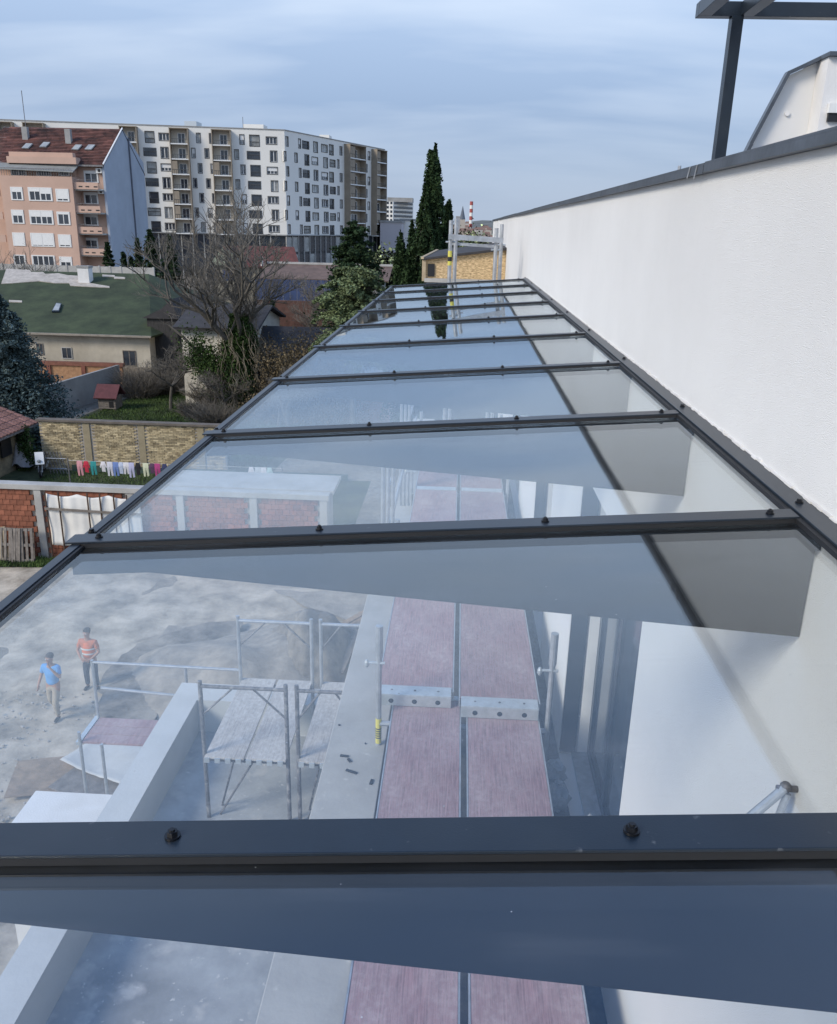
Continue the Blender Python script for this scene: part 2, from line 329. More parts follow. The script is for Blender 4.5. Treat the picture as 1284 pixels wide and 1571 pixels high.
# bumpy site soil with ruts
def site():
    nx, ny = 110, 120; X = np.linspace(-26, -1.2, nx); Y = np.linspace(7, 27.2, ny); v = []
    for y in Y:
        for x in X:
            h = .05*math.sin(x*.9+y*.5)+.04*math.sin(y*1.7-x*.6)+.03*math.sin(x*3.1)*math.sin(y*2.6)+random.uniform(-.012, .012)
            rut = -.07*math.exp(-((x+12+.5*math.sin(y*.3)-.35*(y-18))/.25)**2) - .07*math.exp(-((x+13.7+.5*math.sin(y*.3)-.35*(y-18))/.25)**2)
            ed = min(1, (x+26)/2, (27.2-y)/1.5, (y-7)/2); v.append((x, y, .004+max(0, ed)*(.10+h+rut)))
    f = [(j*nx+i, j*nx+i+1, (j+1)*nx+i+1, (j+1)*nx+i) for j in range(ny-1) for i in range(nx-1)]
    mm = mat('trampled site soil', (.27, .23, .175), .95, 0, .25, .9, .7, 9, c2=(.43, .38, .305), dirt=.35)
    o = MB().add(v, f).build('dirt_ground', mm, smooth=True, kind='structure')
site()
# ================================================================== CANOPY
T = math.tan(R(4.5)); XW = 1.045; XW2 = 1.0455; XL = -1.10
def gz(x): return EYE.z - .82 + x*T          # top of the caps
RY = [.985, 2.30, 3.68, 5.12, 6.62, 8.08, 9.55, 11.05, 12.45, 13.80]
RY = [-.33] + RY
canopy = empty('glass_canopy', (0, RY[0], 10.8), label='long glass canopy with anthracite rafters and bolted caps sloping away from the white wall', cat='canopy')
def slab(x0, x1, y0, y1, zt, zb):
    """plate following the canopy slope; zt, zb offsets from the cap plane"""
    return [(x0,y0,gz(x0)+zb),(x1,y0,gz(x1)+zb),(x1,y1,gz(x1)+zb),(x0,y1,gz(x0)+zb),(x0,y0,gz(x0)+zt),(x1,y0,gz(x1)+zt),(x1,y1,gz(x1)+zt),(x0,y1,gz(x0)+zt)]
CW = .036
for i, y in enumerate(RY):
    MB().hexa(slab(XL-.045, XW-.075, y-CW, y+CW, 0, -.006)).build('rafter_cap', m_frame, canopy, bevel=.0015)
    g = MB(); g.hexa(slab(XL-.02, XW-.08, y-CW+.001, y-.010, -.0065, -.0192)); g.hexa(slab(XL-.02, XW-.08, y+.010, y+CW-.003, -.0085, -.019))
    g.build('gasket', m_rubber, canopy)
    r = MB().hexa(slab(XL-.03, XW-.002, y-.036, y+.036, -.034, -.104)).build('rafter', m_web, canopy)
    # tapered bracket plate below the rafter, deep at the wall
    MB().prism([(-1.0, y-.006, gz(-1)-.1045), (XW2-.003, y-.006, gz(XW2)-.1045), (XW2-.003, y-.006, 10.570), (-.96, y-.006, 10.695)], (0, .012, 0)).build('bracket_plate', m_web, canopy)
    xs = [-1.055, -.39, .268, .90]
    for x in xs:
        b = MB(); z = gz(x)
        b.tube((x, y, z+.0005), (x, y, z+.004), .0115, n=16); b.tube((x, y, z+.004), (x, y, z+.011), .0085, .0075, 6); b.tube((x, y, z+.011), (x, y, z+.014), .0045, .004, 8)
        b.build('bolt', m_bolt, canopy)
    if i < len(RY)-1:
        y1 = RY[i+1]
        MB().hexa(slab(XL+.004, XW-.085, y+.008, y1-.008, -.0195, -.0315)).build('glass_pane', m_glass, canopy)
# edge bars
MB().hexa(slab(XL-.028, XL+.002, RY[0]-.1, RY[-1]+.04, -.008, -.032)).build('edge_bar', m_frame, canopy, bevel=.0015)
MB().hexa(slab(XL-.026, XL-.014, RY[0]-.1, RY[-1]+.04, -.034, -.062)).build('gutter', m_web, canopy)
MB().hexa(slab(XW-.07, XW-.004, RY[0]-.1, RY[-1]+.04, .004, -.004)).build('wall_cap', m_frame, canopy, bevel=.0015)
MB().hexa(slab(XW-.085, XW-.004, RY[0]-.1, RY[-1]+.04, -.0045, -.019)).build('wall_bar', m_rubber, canopy)
MB().hexa(slab(XL+.0025, XL+.012, RY[0]-.1, RY[-1]+.04, -.012, -.0192)).build('edge_gasket', m_rubber, canopy)
for i in range(len(RY)):
    for yy, x in ((RY[i]+.075, XW-.037), (RY[i]+.07, XL-.008)):
        b = MB(); z = gz(x)+(.004 if x > 0 else -.0075)
        b.tube((x, yy, z+.0005), (x, yy, z+.004), .0115, n=14); b.tube((x, yy, z+.004), (x, yy, z+.012), .0085, .0075, 6); b.build('bolt', m_bolt, canopy)
# rough sealing line of mortar where the bar meets the wall
sl_ = MB(); yy = RY[0]
while yy < 13.8:
    l = random.uniform(.02, .06); z = gz(XW)+.004; sl_.box(XW-.006-random.uniform(0, .007), XW, yy, yy+l, z-.004, z+random.uniform(.002, .010)); yy += l
sl_.build('sealing_line', m_render2, canopy)
# ================================================================== HOUSE WITH THE WHITE WALL
house = empty('white_rendered_house', (XW, 14, 0), label='white rendered house wall rising beside the glass canopy with dark metal coping', cat='building')
def grid_wall(y0, y1, z0, z1, holes, depth=.28, x=XW):
    ys = sorted({y0, y1, *[a for h in holes for a in h[:2]]}); zs = sorted({z0, z1, *[a for h in holes for a in h[2:]]}); m = MB()
    for a, b in zip(ys, ys[1:]):
        for c, d in zip(zs, zs[1:]):
            if any(h[0] <= a and b <= h[1] and h[2] <= c and d <= h[3] for h in holes): continue
            m.box(x, x+depth, a, b, c, d)
    return m
ZC = 11.944
holes = [(4.15, 6.57, 7.2, 9.87), (8.5, 10.3, 7.2, 9.87), (12.9, 15.4, 7.2, 9.87)]
def wall_face(y0, y1, z0, z1, holes, x, depth):
    ys = sorted({y0, y1, *[a for h in holes for a in h[:2]]}); zs = sorted({z0, z1, *[a for h in holes for a in h[2:]]}); m = MB()
    for a, b in zip(ys, ys[1:]):
        for c, d in zip(zs, zs[1:]):
            if any(h[0] <= a and b <= h[1] and h[2] <= c and d <= h[3] for h in holes): continue
            m.add([(x, a, c), (x, b, c), (x, b, d), (x, a, d)], [(0, 3, 2, 1)])
    for h in holes:
        a, b, c, d = h; X1 = x+depth
        m.add([(x, a, c), (X1, a, c), (X1, a, d), (x, a, d)], [(0, 1, 2, 3)])
        m.add([(x, b, c), (X1, b, c), (X1, b, d), (x, b, d)], [(0, 3, 2, 1)])
        m.add([(x, a, d), (X1, a, d), (X1, b, d), (x, b, d)], [(0, 1, 2, 3)])
        m.add([(x, a, c), (X1, a, c), (X1, b, c), (x, b, c)], [(0, 3, 2, 1)])
    return m
WY0, WY1 = -3.0, 31.4; WD = .31
ZS = gz(XW)-.036
w_ = wall_face(WY0, WY1, 0, ZS, holes, XW2, WD)
w_.add([(XW, WY0, ZS), (XW, WY1, ZS), (XW, WY1, ZC), (XW, WY0, ZC)], [(0, 3, 2, 1)])
w_.add([(XW, WY0, ZS), (XW2, WY0, ZS), (XW2, WY1, ZS), (XW, WY1, ZS)], [(0, 3, 2, 1)])
for yy_ in (WY1, WY0):
    w_.add([(XW2, yy_, 0), (9, yy_, 0), (9, yy_, 10.9), (XW+.3, yy_, 10.9), (XW+.3, yy_, ZC), (XW, yy_, ZC), (XW, yy_, ZS), (XW2, yy_, ZS)], [(0, 1, 2, 3, 4, 5, 6, 7)])
w_.add([(XW+.3, WY0, 10.9), (XW+.3, WY1, 10.9), (XW+.3, WY1, ZC), (XW+.3, WY0, ZC)], [(0, 1, 2, 3)])
w_.add([(XW, WY0, ZC), (XW+.3, WY0, ZC), (XW+.3, WY1, ZC), (XW, WY1, ZC)], [(0, 1, 2, 3)])
w_.add([(9, WY0, 0), (9, WY1, 0), (9, WY1, 10.9), (9, WY0, 10.9)], [(0, 1, 2, 3)])
w_.build('wall', m_render, house)
MB().add([(XW+.3, WY0, 10.9), (9, WY0, 10.9), (9, WY1, 10.9), (XW+.3, WY1, 10.9)], [(0, 1, 2, 3)]).build('roof_deck', m_conc, house)
# coping in lengths, with drip edge
seg = [(-3, 1.15), (1.16, 3.9), (3.91, 6.7), (6.71, 9.6), (9.61, 13.2), (13.21, 17.5), (17.51, 23.4), (23.41, 31.46)]
for a, b in seg:
    dz = random.uniform(-.003, .003); c = MB()
    c.box(XW-.033, XW+.34, a, b, ZC+.032+dz, ZC+.040+dz); c.box(XW-.035, XW-.031, a, b, ZC-.002+dz, ZC+.031+dz); c.box(XW+.34, XW+.344, a, b, ZC-.02, ZC+.031+dz)
    c.box(XW-.030, XW+.33, a, b, ZC+.001, ZC+.030+dz)
    c.build('coping', m_coping, house)
for p_, q_, r_ in (((XW-.037, 4.0, ZC+.038), (XW-.041, 4.02, ZC-.02), .003), ((XW-.037, 4.12, ZC+.038), (XW-.041, 4.14, ZC-.01), .003), ((XW-.02, 4.4, ZC+.04), (XW-.02, 4.4, ZC+.06), .008)):
    MB().tube(p_, q_, r_, n=6).build('coping_clip', m_galv, house)
# windows set back in the openings
for (a, b, c, d) in holes:
    X1 = XW2+WD; fr = MB()
    n = 3; fr.box(X1-.06, X1, a, b, c, c+.10); fr.box(X1-.06, X1, a, b, d-.10, d)
    for k in range(n+1):
        yk = a+(b-a-.09)*k/n; fr.box(X1-.06, X1, yk, yk+.09, c+.1001, d-.1001)
    wf = fr.build('window_frame', m_frame, house)
    for k in range(n):
        ya = a+.09+(b-a-.09)*k/n; yb = a+(b-a-.09)*(k+1)/n
        MB().box(X1-.035, X1-.02, ya+.001, yb-.001, c+.101, d-.101).build('window_pane', m_winglass, wf)
    MB().box(X1-.2, X1-.062, a+.001, b-.001, c, c+.025).build('door_track', m_galv, wf)
for h in holes: MB().box(XW2+.16, XW2+WD-.062, h[1]-.02, h[1]-.001, h[2]+.03, h[3]-.002).build('reveal_lining', m_white, house)
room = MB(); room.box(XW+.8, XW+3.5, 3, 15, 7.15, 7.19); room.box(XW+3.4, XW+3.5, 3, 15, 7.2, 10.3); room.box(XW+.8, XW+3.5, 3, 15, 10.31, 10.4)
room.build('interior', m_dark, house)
for h in holes: MB().box(XW2+.004, XW2+.145, h[1]-.03, h[1]-.001, h[2]+.03, h[3]-.002).build('shutter_guide', m_frame, house)
# pergola frame on the roof terrace
pg = empty('roof_pergola', (2.05, 7.45, 10.9), label='dark steel frame post and beams standing on the roof terrace', cat='pergola')
pb = aty(1072, 13, 7.4)
PX, PY, PZ = 2.03, 7.42, pb.z
MB().box(PX-.043, PX+.043, PY-.05, PY+.05, 10.905, PZ-.051).build('post', m_frame, pg, bevel=.003)
MB().box(pb.x, 6.5, PY-.03, PY+.07, PZ-.05, PZ+.05).build('beam', m_frame, pg, bevel=.003)
MB().box(pb.x, pb.x+.10, 3.0, PY-.031, PZ-.05, PZ+.05).build('beam', m_frame, pg, bevel=.003)
MB().box(PX+.02, PX+.12, 3.0, PY-.031, PZ-.05, PZ+.05).build('beam', m_frame, pg, bevel=.003)
for k in range(4): MB().box(PX+1.2+k*1.1, PX+1.28+k*1.1, 3.0, PY-.031, PZ-.04, PZ+.04).build('beam', m_frame, pg)
MB().box(6.3, 6.41, PY-.055, PY+.055, 10.905, PZ-.051).build('post', m_frame, pg)
# penthouse with mansard profile
ph = empty('penthouse', (4, 10, 10.9), label='white rendered penthouse with sloping dark edged side above the parapet', cat='building')
q = [aty(1150, 225, 10), aty(1207, 117, 10), aty(1255, 95, 10)]
lo = q[0] + (q[0]-q[1])*1.2
poly = [(lo.x, 10, 10.91), (q[0].x, 10, q[0].z), (q[1].x, 10, q[1].z), (q[2].x, 10, q[2].z), (q[2].x, 10, 10.91)]
poly[0] = (q[0].x-(q[0].z-10.91)*(q[1].x-q[0].x)/(q[1].z-q[0].z), 10, 10.91)
MB().prism(poly, (0, .12, 0)).build('wall', m_render, ph)
b2 = MB(); b2.box(q[2].x+.001, 8, 9.72, 10.34, 10.91, q[2].z); b2.build('side_wall', m_render2, ph)
tr = MB()
for a, b in ((poly[0], poly[1]), (poly[1], poly[2]), (poly[2], poly[3])): tr.beam((a[0]-.01, 9.975, a[2]+.02), (b[0]-.01, 9.96, b[2]+.02), .12, .035)
tr.box(q[2].x-.02, 8.1, 9.66, 10.4, q[2].z+.002, q[2].z+.04)
tr.build('roof_edge', m_coping, ph)
s_ = aty(1270, 167, 9.7); MB().box(s_.x, s_.x+1.2, 9.66, 9.716, s_.z-.04, s_.z+.05).build('roller_box', m_white, ph)
MB().box(s_.x+.01, s_.x+1.1, 9.68, 9.717, s_.z-.12, s_.z-.042).build('window_slot', m_dark, ph)
v_ = aty(1208, 174, 9.98); vb = MB(); vb.tube((v_.x, 9.98, v_.z), (v_.x, 10.0, v_.z), .026, n=14); vb.build('patch', m_render2, ph)
# ------------------------------------------------------------------ balcony, terrace
S = 1.12
def sc(p): return EYE + (Vector(p)-EYE)*S       # terrace measured at one size, built at the real one
bal = empty('balcony', (-.5, 8, 6.9), label='grey balcony slab and raised concrete kerb running under the scaffold', cat='balcony')
MB().box(-.499, XW2-.001, -2, 19, 6.95, 7.19).build('floor_slab', mat('dark membrane floor', (.075, .08, .085), .7, 0, .3, 3, .2, 20, c2=(.13, .13, .13)), bal)
MB().box(-.985, -.5, -2, 19, 7.2, 7.5).build('kerb', m_conc, bal, bevel=.008)
MB().box(-.80, -.502, -2, 19, 0, 6.94).build('support_wall', m_grey, bal)
ter = empty('terrace', (-2, 5, 0), label='lower terrace with pale concrete parapet on its outer and far sides', cat='terrace')
px0, px1 = sc((-3.02, 0, 0)).x, sc((-2.74, 0, 0)).x; pz = sc((0, 0, 6.7)).z; fz = sc((0, 0, 6.3)).z
cy0, cy1 = sc((0, 7.95, 0)).y, sc((0, 8.3, 0)).y
m_para = mat('pale parapet render', (.50, .51, .50), .85, 0, .06, 2, .12, 30, dirt=.2)
pr_ = MB(); pr_.box(px0, px1, -2, cy1, 0, pz); pr_.build('parapet', m_para, ter)
MB().box(px1+.001, -.81, cy0, cy1, 0, pz).build('parapet', m_para, ter)
MB().box(px1+.001, -.81, -2, cy0-.001, fz-.3, fz).build('floor', m_conc_floor, ter)
wb = [sc(Vector(atz(x, y, 6.7))) for x, y in ((55, 1213), (40, 1246), (172, 1220))]
MB().box(wb[0].x, px0-.001, 6.35, wb[0].y, 0, wb[0].z).build('side_wall', m_render2, ter)
# rubber scraps on the kerb
for (x, y, a, l) in ((522, 1159, .1, .07), (534, 1164, 1.0, .05), (531, 1181, .4, .10), (571, 1196, 1.7, .06), (519, 1112, .2, .02), (560, 1140, .9, .015)):
    p = atz(x, y, 7.505); MB().beam(p, p+Vector((math.cos(a)*l, -math.sin(a)*l, 0)), .022 if l > .03 else .01, .012).build('rubber_scrap', m_rubber, None, label=None)
scr = [o for o in col.objects if o.name.startswith('rubber_scrap')]
for o, lb in zip(scr, ('widest black rubber offcut, leftmost on the grey concrete kerb', 'short tilted black offcut touching the widest one', 'longest thin black offcut below the widest one', 'upright black offcut close to the right edge of the kerb', 'small dark crumb at the left, above the widest offcut', 'tiny dark crumb near the yellow sticker post')): props(o, lb, 'offcut', 'rubber offcuts scattered on the kerb')
# ================================================================== SCAFFOLD along the wall
DZ = 7.8
scaf = empty('facade_scaffold', (.15, 9, 7.2), label='tube scaffold standing on the balcony between kerb and white wall', cat='scaffold')
def standard(p, ztop, parent, z0=7.2, m=m_galv, r=.024):
    return MB().tube((p[0], p[1], z0), (p[0], p[1], ztop), r, n=10).build('standard', m, parent, smooth=False)
j = aty(592, 945, 6.35); k2 = aty(820, 950, 6.35)
bays = [(.8, 3.92, -.47, .81), (3.92, 6.42, -.455, .79), (6.22, 9.5, -.60, .80), (9.5, 12.6, -.60, .78), (12.6, 15.6, -.60, .78)]
for bi, (ya, yb, xa, xb) in enumerate(bays):
    mid = (xa+xb)/2-.01
    for si, (a, b) in enumerate(((xa, mid-.022), (mid+.022, xb))):
        y0 = ya+(.13 if (bi == 2 and si == 0) else 0); z = DZ+(.10 if bi == 2 else 0)+bi*.002
        dk = empty('scaffold_deck', (a, y0, z), label=[['nearest left red plywood deck by the kerb', 'nearest right red plywood deck by the wall'], ['left red deck before the metal hooks, chalky and pale', 'right red deck before the metal hooks, darker grain'], ['left deck beyond the metal hooks beside the kerb', 'right deck beyond the metal hooks beside the wall'], ['left deck of the fourth scaffold bay, hazy under glass', 'right deck of the fourth scaffold bay, hazy under glass'], ['left deck of the farthest scaffold bay', 'right deck of the farthest scaffold bay']][bi][si], cat='scaffold deck', group='red plywood decks of the facade scaffold')
        WLOC[dk.name] = Vector((a, y0, z))
        MB().box(a+.012, b-.012, y0+.04, yb-.04, z-.012, z).build('board', m_deck, dk, bevel=.002)
        rl = MB(); rl.box(a, a+.011, y0, yb, z-.06, z+.003); rl.box(b-.011, b, y0, yb, z-.06, z+.003); rl.build('side_rail', m_galv, dk)
        for ye, dd in ((y0, 1), (yb, -1)):
            # end cap: U-shaped aluminium hook with bolt holes
            e0, e1 = (ye-.10, ye+.055) if dd == 1 else (ye-.038, ye+.02)
            if dd == 1 and bi < 2: e0 = ye-.02
            hb = MB(); hb.box(a+.02, b-.02, e0, e1, z+.004, z+.012); hb.box(a+.02, b-.02, e0, e0+.006, z-.098, z+.0035)
            hk = hb.build('end_cap', m_alu, dk, bevel=.003)
            if bi in (1, 2):
                for fx in (.2, .5, .8):
                    x = a+(b-a)*fx; MB().tube((x, e0-.003, z-.05), (x, e0-.001, z-.05), .022, n=14).build('rivet_hole', m_dark, hk)
                    MB().tube((x, (e0+e1)/2, z+.0125), (x, (e0+e1)/2, z+.0145), .011, n=10).build('rivet', m_galv_d, hk)
for yf, xl, xr, zt in ((3.90, -.5, .85, 8.0), (6.12, -.56, .86, 8.62), (9.5, -.66, .84, 8.35), (12.6, -.66, .84, 8.4), (15.5, -.66, .84, 8.4)):
    for x in (xl, xr):
        standard((x, yf), zt, scaf); MB().tube((x, yf, zt-.28), (x, yf, zt+.003), .032, n=12).build('spigot', m_galv, scaf)
        c = MB(); c.tube((x-.10, yf-.01, zt-.33), (x+.05, yf-.01, zt-.33), .013, n=8); c.ball((x-.10, yf-.01, zt-.34), .022, sc=(1, 1, 1.8)); c.build('coupler', m_alu, scaf)
    MB().tube((xl, yf, DZ-.09), (xr, yf, DZ-.09), .024, n=8).build('transom', m_galv, scaf)
    for x in (xl, xr): MB().box(x-.06, x+.06, yf-.06, yf+.06, 7.191, 7.2).build('base_plate', m_galv_d, scaf)
st = MB(); yf, xl = 6.12, -.56
st.tube((xl, yf, 7.52), (xl, yf, 7.76), .0255, n=12); so_ = st.build('sticker', m_yel, scaf)
for k in range(5): MB().tube((xl, yf, 7.57+k*.022), (xl, yf, 7.581+k*.022), .0262, n=12).build('print', m_blk, so_)
# more guard rails and posts seen faintly through the farther panes
for (yf, zt) in ((9.5, 9.6), (12.6, 9.6)):
    for dx in (0, .06, .12): MB().tube((-.72-dx, yf, 5.6), (-.72-dx, yf, zt-.2-dx), .024, n=8).build('standard', m_galv, scaf)
MB().tube((-.75, 9.5, 8.8), (-.75, 15.5, 8.8), .022, n=8).build('guard_rail', m_galv, scaf)
MB().tube((-.75, 9.5, 8.3), (-.75, 15.5, 8.3), .022, n=8).build('guard_rail', m_galv, scaf)
# plastic bags on the balcony
def crumple(name, c, r, m, seed, squash=.6, **k):
    rn = random.Random(seed); mb = MB(); mb.ball(c, r, 12, 8, (1, 1, squash)); mb.v = [tuple(Vector(v)+Vector((rn.uniform(-1, 1), rn.uniform(-1, 1), rn.uniform(-1, 1)))*r*.22) for v in mb.v]
    return mb.build(name, m, None, origin=c, **k)
m_bag = mat('cloudy plastic film', (.36, .39, .42), .3, 0, .2, 9, .5, 20)
p = atx(848, 1195, .93); crumple('plastic_bag', Vector((.93, 5.95, 7.42)), .10, m_bag, 1, 1.1, label='crumpled pale plastic bag, farther of two beside the right deck edge', cat='bag')
crumple('plastic_bag', Vector((.93, 5.72, 7.36)), .10, m_bag, 2, 1.2, label='crumpled pale plastic bag, nearer of two beside the right deck edge', cat='bag')
crumple('plastic_sheet', Vector((1.12, 5.2, 7.42)), .10, m_bag, 3, 1.7, label='cloudy plastic film bunched up in the near window opening', cat='plastic sheet')
crumple('plastic_sheet', Vector((.86, 9.3, 8.3)), .12, m_bag, 4, .9, label='torn pale plastic film hanging by the far right scaffold post', cat='plastic sheet')
# wall tie bracket
tie = empty('scaffold_tie', (XW2, 2.04, 10.2), label='galvanised tube tie bolted to the white wall under the glass', cat='bracket')
t_ = MB(); t_.tube((XW2-.03, 2.13, 10.165), (.62, 2.00, 9.83), .014, n=10); t_.build('tube', m_galv, tie)
t_ = MB(); t_.tube((XW2-.03, 2.12, 10.145), (.90, 2.06, 9.66), .011, n=10); t_.build('tube', m_galv, tie)
t_ = MB(); t_.tube((XW2, 2.13, 10.155), (XW2-.06, 2.13, 10.155), .010, n=8); t_.ball((XW2-.035, 2.13, 10.16), .018); t_.build('eye_bolt', m_galv_d, tie)
# ------------------------------------------------------------------ terrace scaffold (trestle bays)
def trestle(xa, xb, ya, yb, label, cut=False):
    e_ = empty('trestle_scaffold', ((xa+xb)/2, ya, fz), label=label, cat='scaffold', group='trestle bays on the lower terrace')
    zt = sc((0, 0, 7.78)).z; dz = sc((0, 0, 7.0)).z
    for y in (ya, yb):
        for x in (xa, xb):
            MB().tube((x, y, fz), (x, y, zt), .022, n=10).build('post', m_galv_d if y == ya else m_galv, e_)
        MB().tube((xa, y, zt-.06), (xb, y, zt-.06), .020, n=8).build('top_rail', m_galv_d if y == ya else m_galv, e_)
        MB().tube((xa, y, dz-.05), (xb, y, dz-.05), .020, n=8).build('deck_rail', m_galv_d, e_)
        xm = (xa+xb)/2; wq = (xb-xa)
        MB().tube((xm-.12*wq, y, zt-.07), (xa, y, zt-.40), .011, n=6).build('brace', m_galv_d, e_)
        MB().tube((xm+.12*wq, y, zt-.07), (xb, y, zt-.40), .011, n=6).build('brace', m_galv_d, e_)
    MB().tube((xa+.35*wq, ya, dz-.05), (xa+.1*wq, ya+.2, fz), .011, n=6).build('brace', m_galv_d, e_)
    MB().tube((xa+.6*wq, ya+.1, dz-.05), (xa+.12*wq, ya+.05, fz), .011, n=6).build('brace', m_galv_d, e_)
    n = 2 if wq > .6 else 1; ww = wq/n
    for k in range(n):
        a, b = xa+k*ww+.012, xa+(k+1)*ww-.012
        MB().box(a, b, ya-.06, yb+.05, dz-.005, dz+.018).build('deck_board', m_deck2, e_, bevel=.003)
        tb = MB(); q_ = a
        while q_ < b-.05: tb.box(q_, q_+.055, ya-.075, ya-.061, dz-.045, dz+.012); q_ += .11
        tb.build('deck_teeth', m_alu, e_)
    return e_
fy0, fy1 = sc((0, 6.55, 0)).y, sc((0, 7.95, 0)).y-.07
trestle(sc((-2.22, 0, 0)).x, sc((-1.44, 0, 0)).x, fy0, fy1, 'left trestle bay on the lower terrace with two plaster splashed boards')
trestle(sc((-1.34, 0, 0)).x, -.87, fy0, fy1, 'right trestle bay partly hidden by the grey kerb')
# ------------------------------------------------------------------ outer scaffold with red platform
os_ = empty('side_scaffold', (-4.6, 9.6, 0), label='small scaffold with red plank platform outside the terrace parapet', cat='scaffold')
zz = 5.2; A = [atz(x, y, zz) for x, y in ((150, 1100), (245, 1105), (125, 1138), (222, 1141))]
xl, xr = A[2].x, A[3].x+1.0; yn, yf2 = A[2].y, A[0].y
for k in range(3):
    a = yn+(yf2-yn)*k/3; b = yn+(yf2-yn)*(k+1)/3; MB().box(xl, xr, a+.005, b-.005, zz-.03, zz).build('plank', m_deck, os_, bevel=.003)
MB().box(xl-.07, xl-.005, yn-.02, yf2+.02, zz-.04, zz+.008).build('end_cap', m_alu, os_)
pr2 = aty(150, 1013, yf2)
for x, y, zt in ((xl-.02, yf2, pr2.z), (xl-.02, yn, zz+.15), (xl+.28, yn-.03, zz+.0), (-3.40-.1, yf2, pr2.z-.06)):
    MB().tube((x, y, .1), (x, y, zt), .022, n=8).build('standard', m_galv, os_)
rr = aty(368, 1028, yf2)
MB().tube((xl-.02, yf2, pr2.z-.03), (rr.x, yf2, rr.z), .02, n=8).build('guard_rail', m_galv, os_)
r2a, r2b = aty(155, 1055, yf2), aty(300, 1070, yf2)
MB().tube(r2a, r2b, .02, n=8).build('guard_rail', m_galv, os_)
# boards, sheets on the ground near the side scaffold
def flat(name, c, l, w2, h, rz, m, **k):
    mb = MB().box(-l/2, l/2, -w2/2, w2/2, 0, h); o = link(name, mb.mesh(name, m), None, c); o.rotation_euler[2] = rz; return props(o, **k)
c = atz(120, 1180, .13)
flat('plywood_sheet', atz(100, 1187, .17), 2.2, 1.3, .02, R(15), m_wood, label='brown plywood sheet lying on the dirt, outermost of the pile', cat='board')
flat('plywood_sheet', atz(175, 1205, .20), 2.4, 1.3, .03, R(-20), m_wood2, label='grey brown board lying under the red platform', cat='board')
m_sheet = mat('white tarpaulin', (.46, .46, .44), .6, 0, .08, 2, .4, 6)
def wavy(name, c, l, w2, rz, amp, m, n=14, **k):
    vs = []; fs = []
    for j_ in range(n+1):
        for i_ in range(n+1):
            x = (i_/n-.5)*l; y = (j_/n-.5)*w2; vs.append((x, y, amp*(1+math.sin(x*3.1+y*2)*.6+math.sin(y*5-x)*.4+random.uniform(-.2, .2))))
    for j_ in range(n):
        for i_ in range(n): a = j_*(n+1)+i_; fs.append((a, a+1, a+n+2, a+n+1))
    mb = MB().add(vs, fs); me = mb.mesh(name, m); me.shade_smooth(); o = link(name, me, None, c); o.rotation_euler[2] = rz
    s2 = o.modifiers.new('thickness', 'SOLIDIFY'); s2.thickness = .01; return props(o, **k)
wavy('tarpaulin', atz(175, 1165, .28), 1.9, 1.3, R(-25), .06, m_sheet, label='white tarpaulin folded over boards beneath the red platform', cat='tarpaulin')
# ------------------------------------------------------------------ soil heap, wet soil, debris
def heap(name, c, rx, ry, h, m, rz=0, seed=1, n=46, **k):
    rn = random.Random(seed); ph = [rn.uniform(0, 6) for _ in range(8)]; vs = []; fs = []
    for j_ in range(n+1):
        for i_ in range(n+1):
            x = (i_/n-.5)*2; y = (j_/n-.5)*2; a = math.atan2(y, x); rr_ = math.hypot(x, y)*(1+.10*math.sin(3*a+ph[0])+.06*math.sin(5*a+ph[1]))
            z = max(0, 1-rr_)**.85*h*(1+.22*math.sin(5*x+ph[2])*math.sin(4*y+ph[3])+.12*math.sin(11*x+ph[4]+3*y))+rn.uniform(-.02, .02)*h*(rr_ < 1)
            vs.append((x*rx, y*ry, z-.03*(rr_ >= 1)))
    for j_ in range(n):
        for i_ in range(n): a = j_*(n+1)+i_; fs.append((a, a+1, a+n+2, a+n+1))
    me = MB().add(vs, fs).mesh(name, m); me.shade_smooth(); o = link(name, me, None, c); o.rotation_euler[2] = rz; return props(o, **k)
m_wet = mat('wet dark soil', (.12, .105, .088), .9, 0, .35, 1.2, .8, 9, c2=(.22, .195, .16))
m_heap = mat('grey brown soil', (.27, .24, .20), .95, 0, .25, 2, .8, 9)
heap('soil_heap', Vector((-5.2, 19.6, .08)), 3.3, 3.0, 1.1, m_heap, 0, 3, kind='structure')
heap('soil_heap', Vector((-3.7, 20.6, .06)), 1.7, 2.2, 1.7, m_wet, 0, 5, kind='structure')
def patch(name, pts, z, m, n=40, **k):
    """soft-edged ground sheet inside a polygon outline"""
    mb = MB(); c = sum((Vector(p) for p in pts), Vector((0, 0)))/len(pts)
    ring = []
    for i_ in range(len(pts)):
        a = Vector(pts[i_]); b = Vector(pts[(i_+1) % len(pts)])
        for t in range(6): q_ = a.lerp(b, t/6); ring.append(q_+Vector((random.uniform(-.12, .12), random.uniform(-.12, .12))))
    vs = [(c.x, c.y, z)]+[(p_.x, p_.y, z) for p_ in ring]; fs = [(0, i_+1, (i_+1) % len(ring)+1) for i_ in range(len(ring))]
    return mb.add(vs, fs).build(name, m, **k)
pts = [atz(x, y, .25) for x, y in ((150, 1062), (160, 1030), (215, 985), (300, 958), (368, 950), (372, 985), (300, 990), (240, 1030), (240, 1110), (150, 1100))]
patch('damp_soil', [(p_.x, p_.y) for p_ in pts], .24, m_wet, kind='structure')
pts = [atz(x, y, .25) for x, y in ((420, 905), (560, 905), (640, 930), (560, 960), (470, 930))]
patch('damp_soil', [(p_.x, p_.y) for p_ in pts], .235, m_heap, kind='structure')
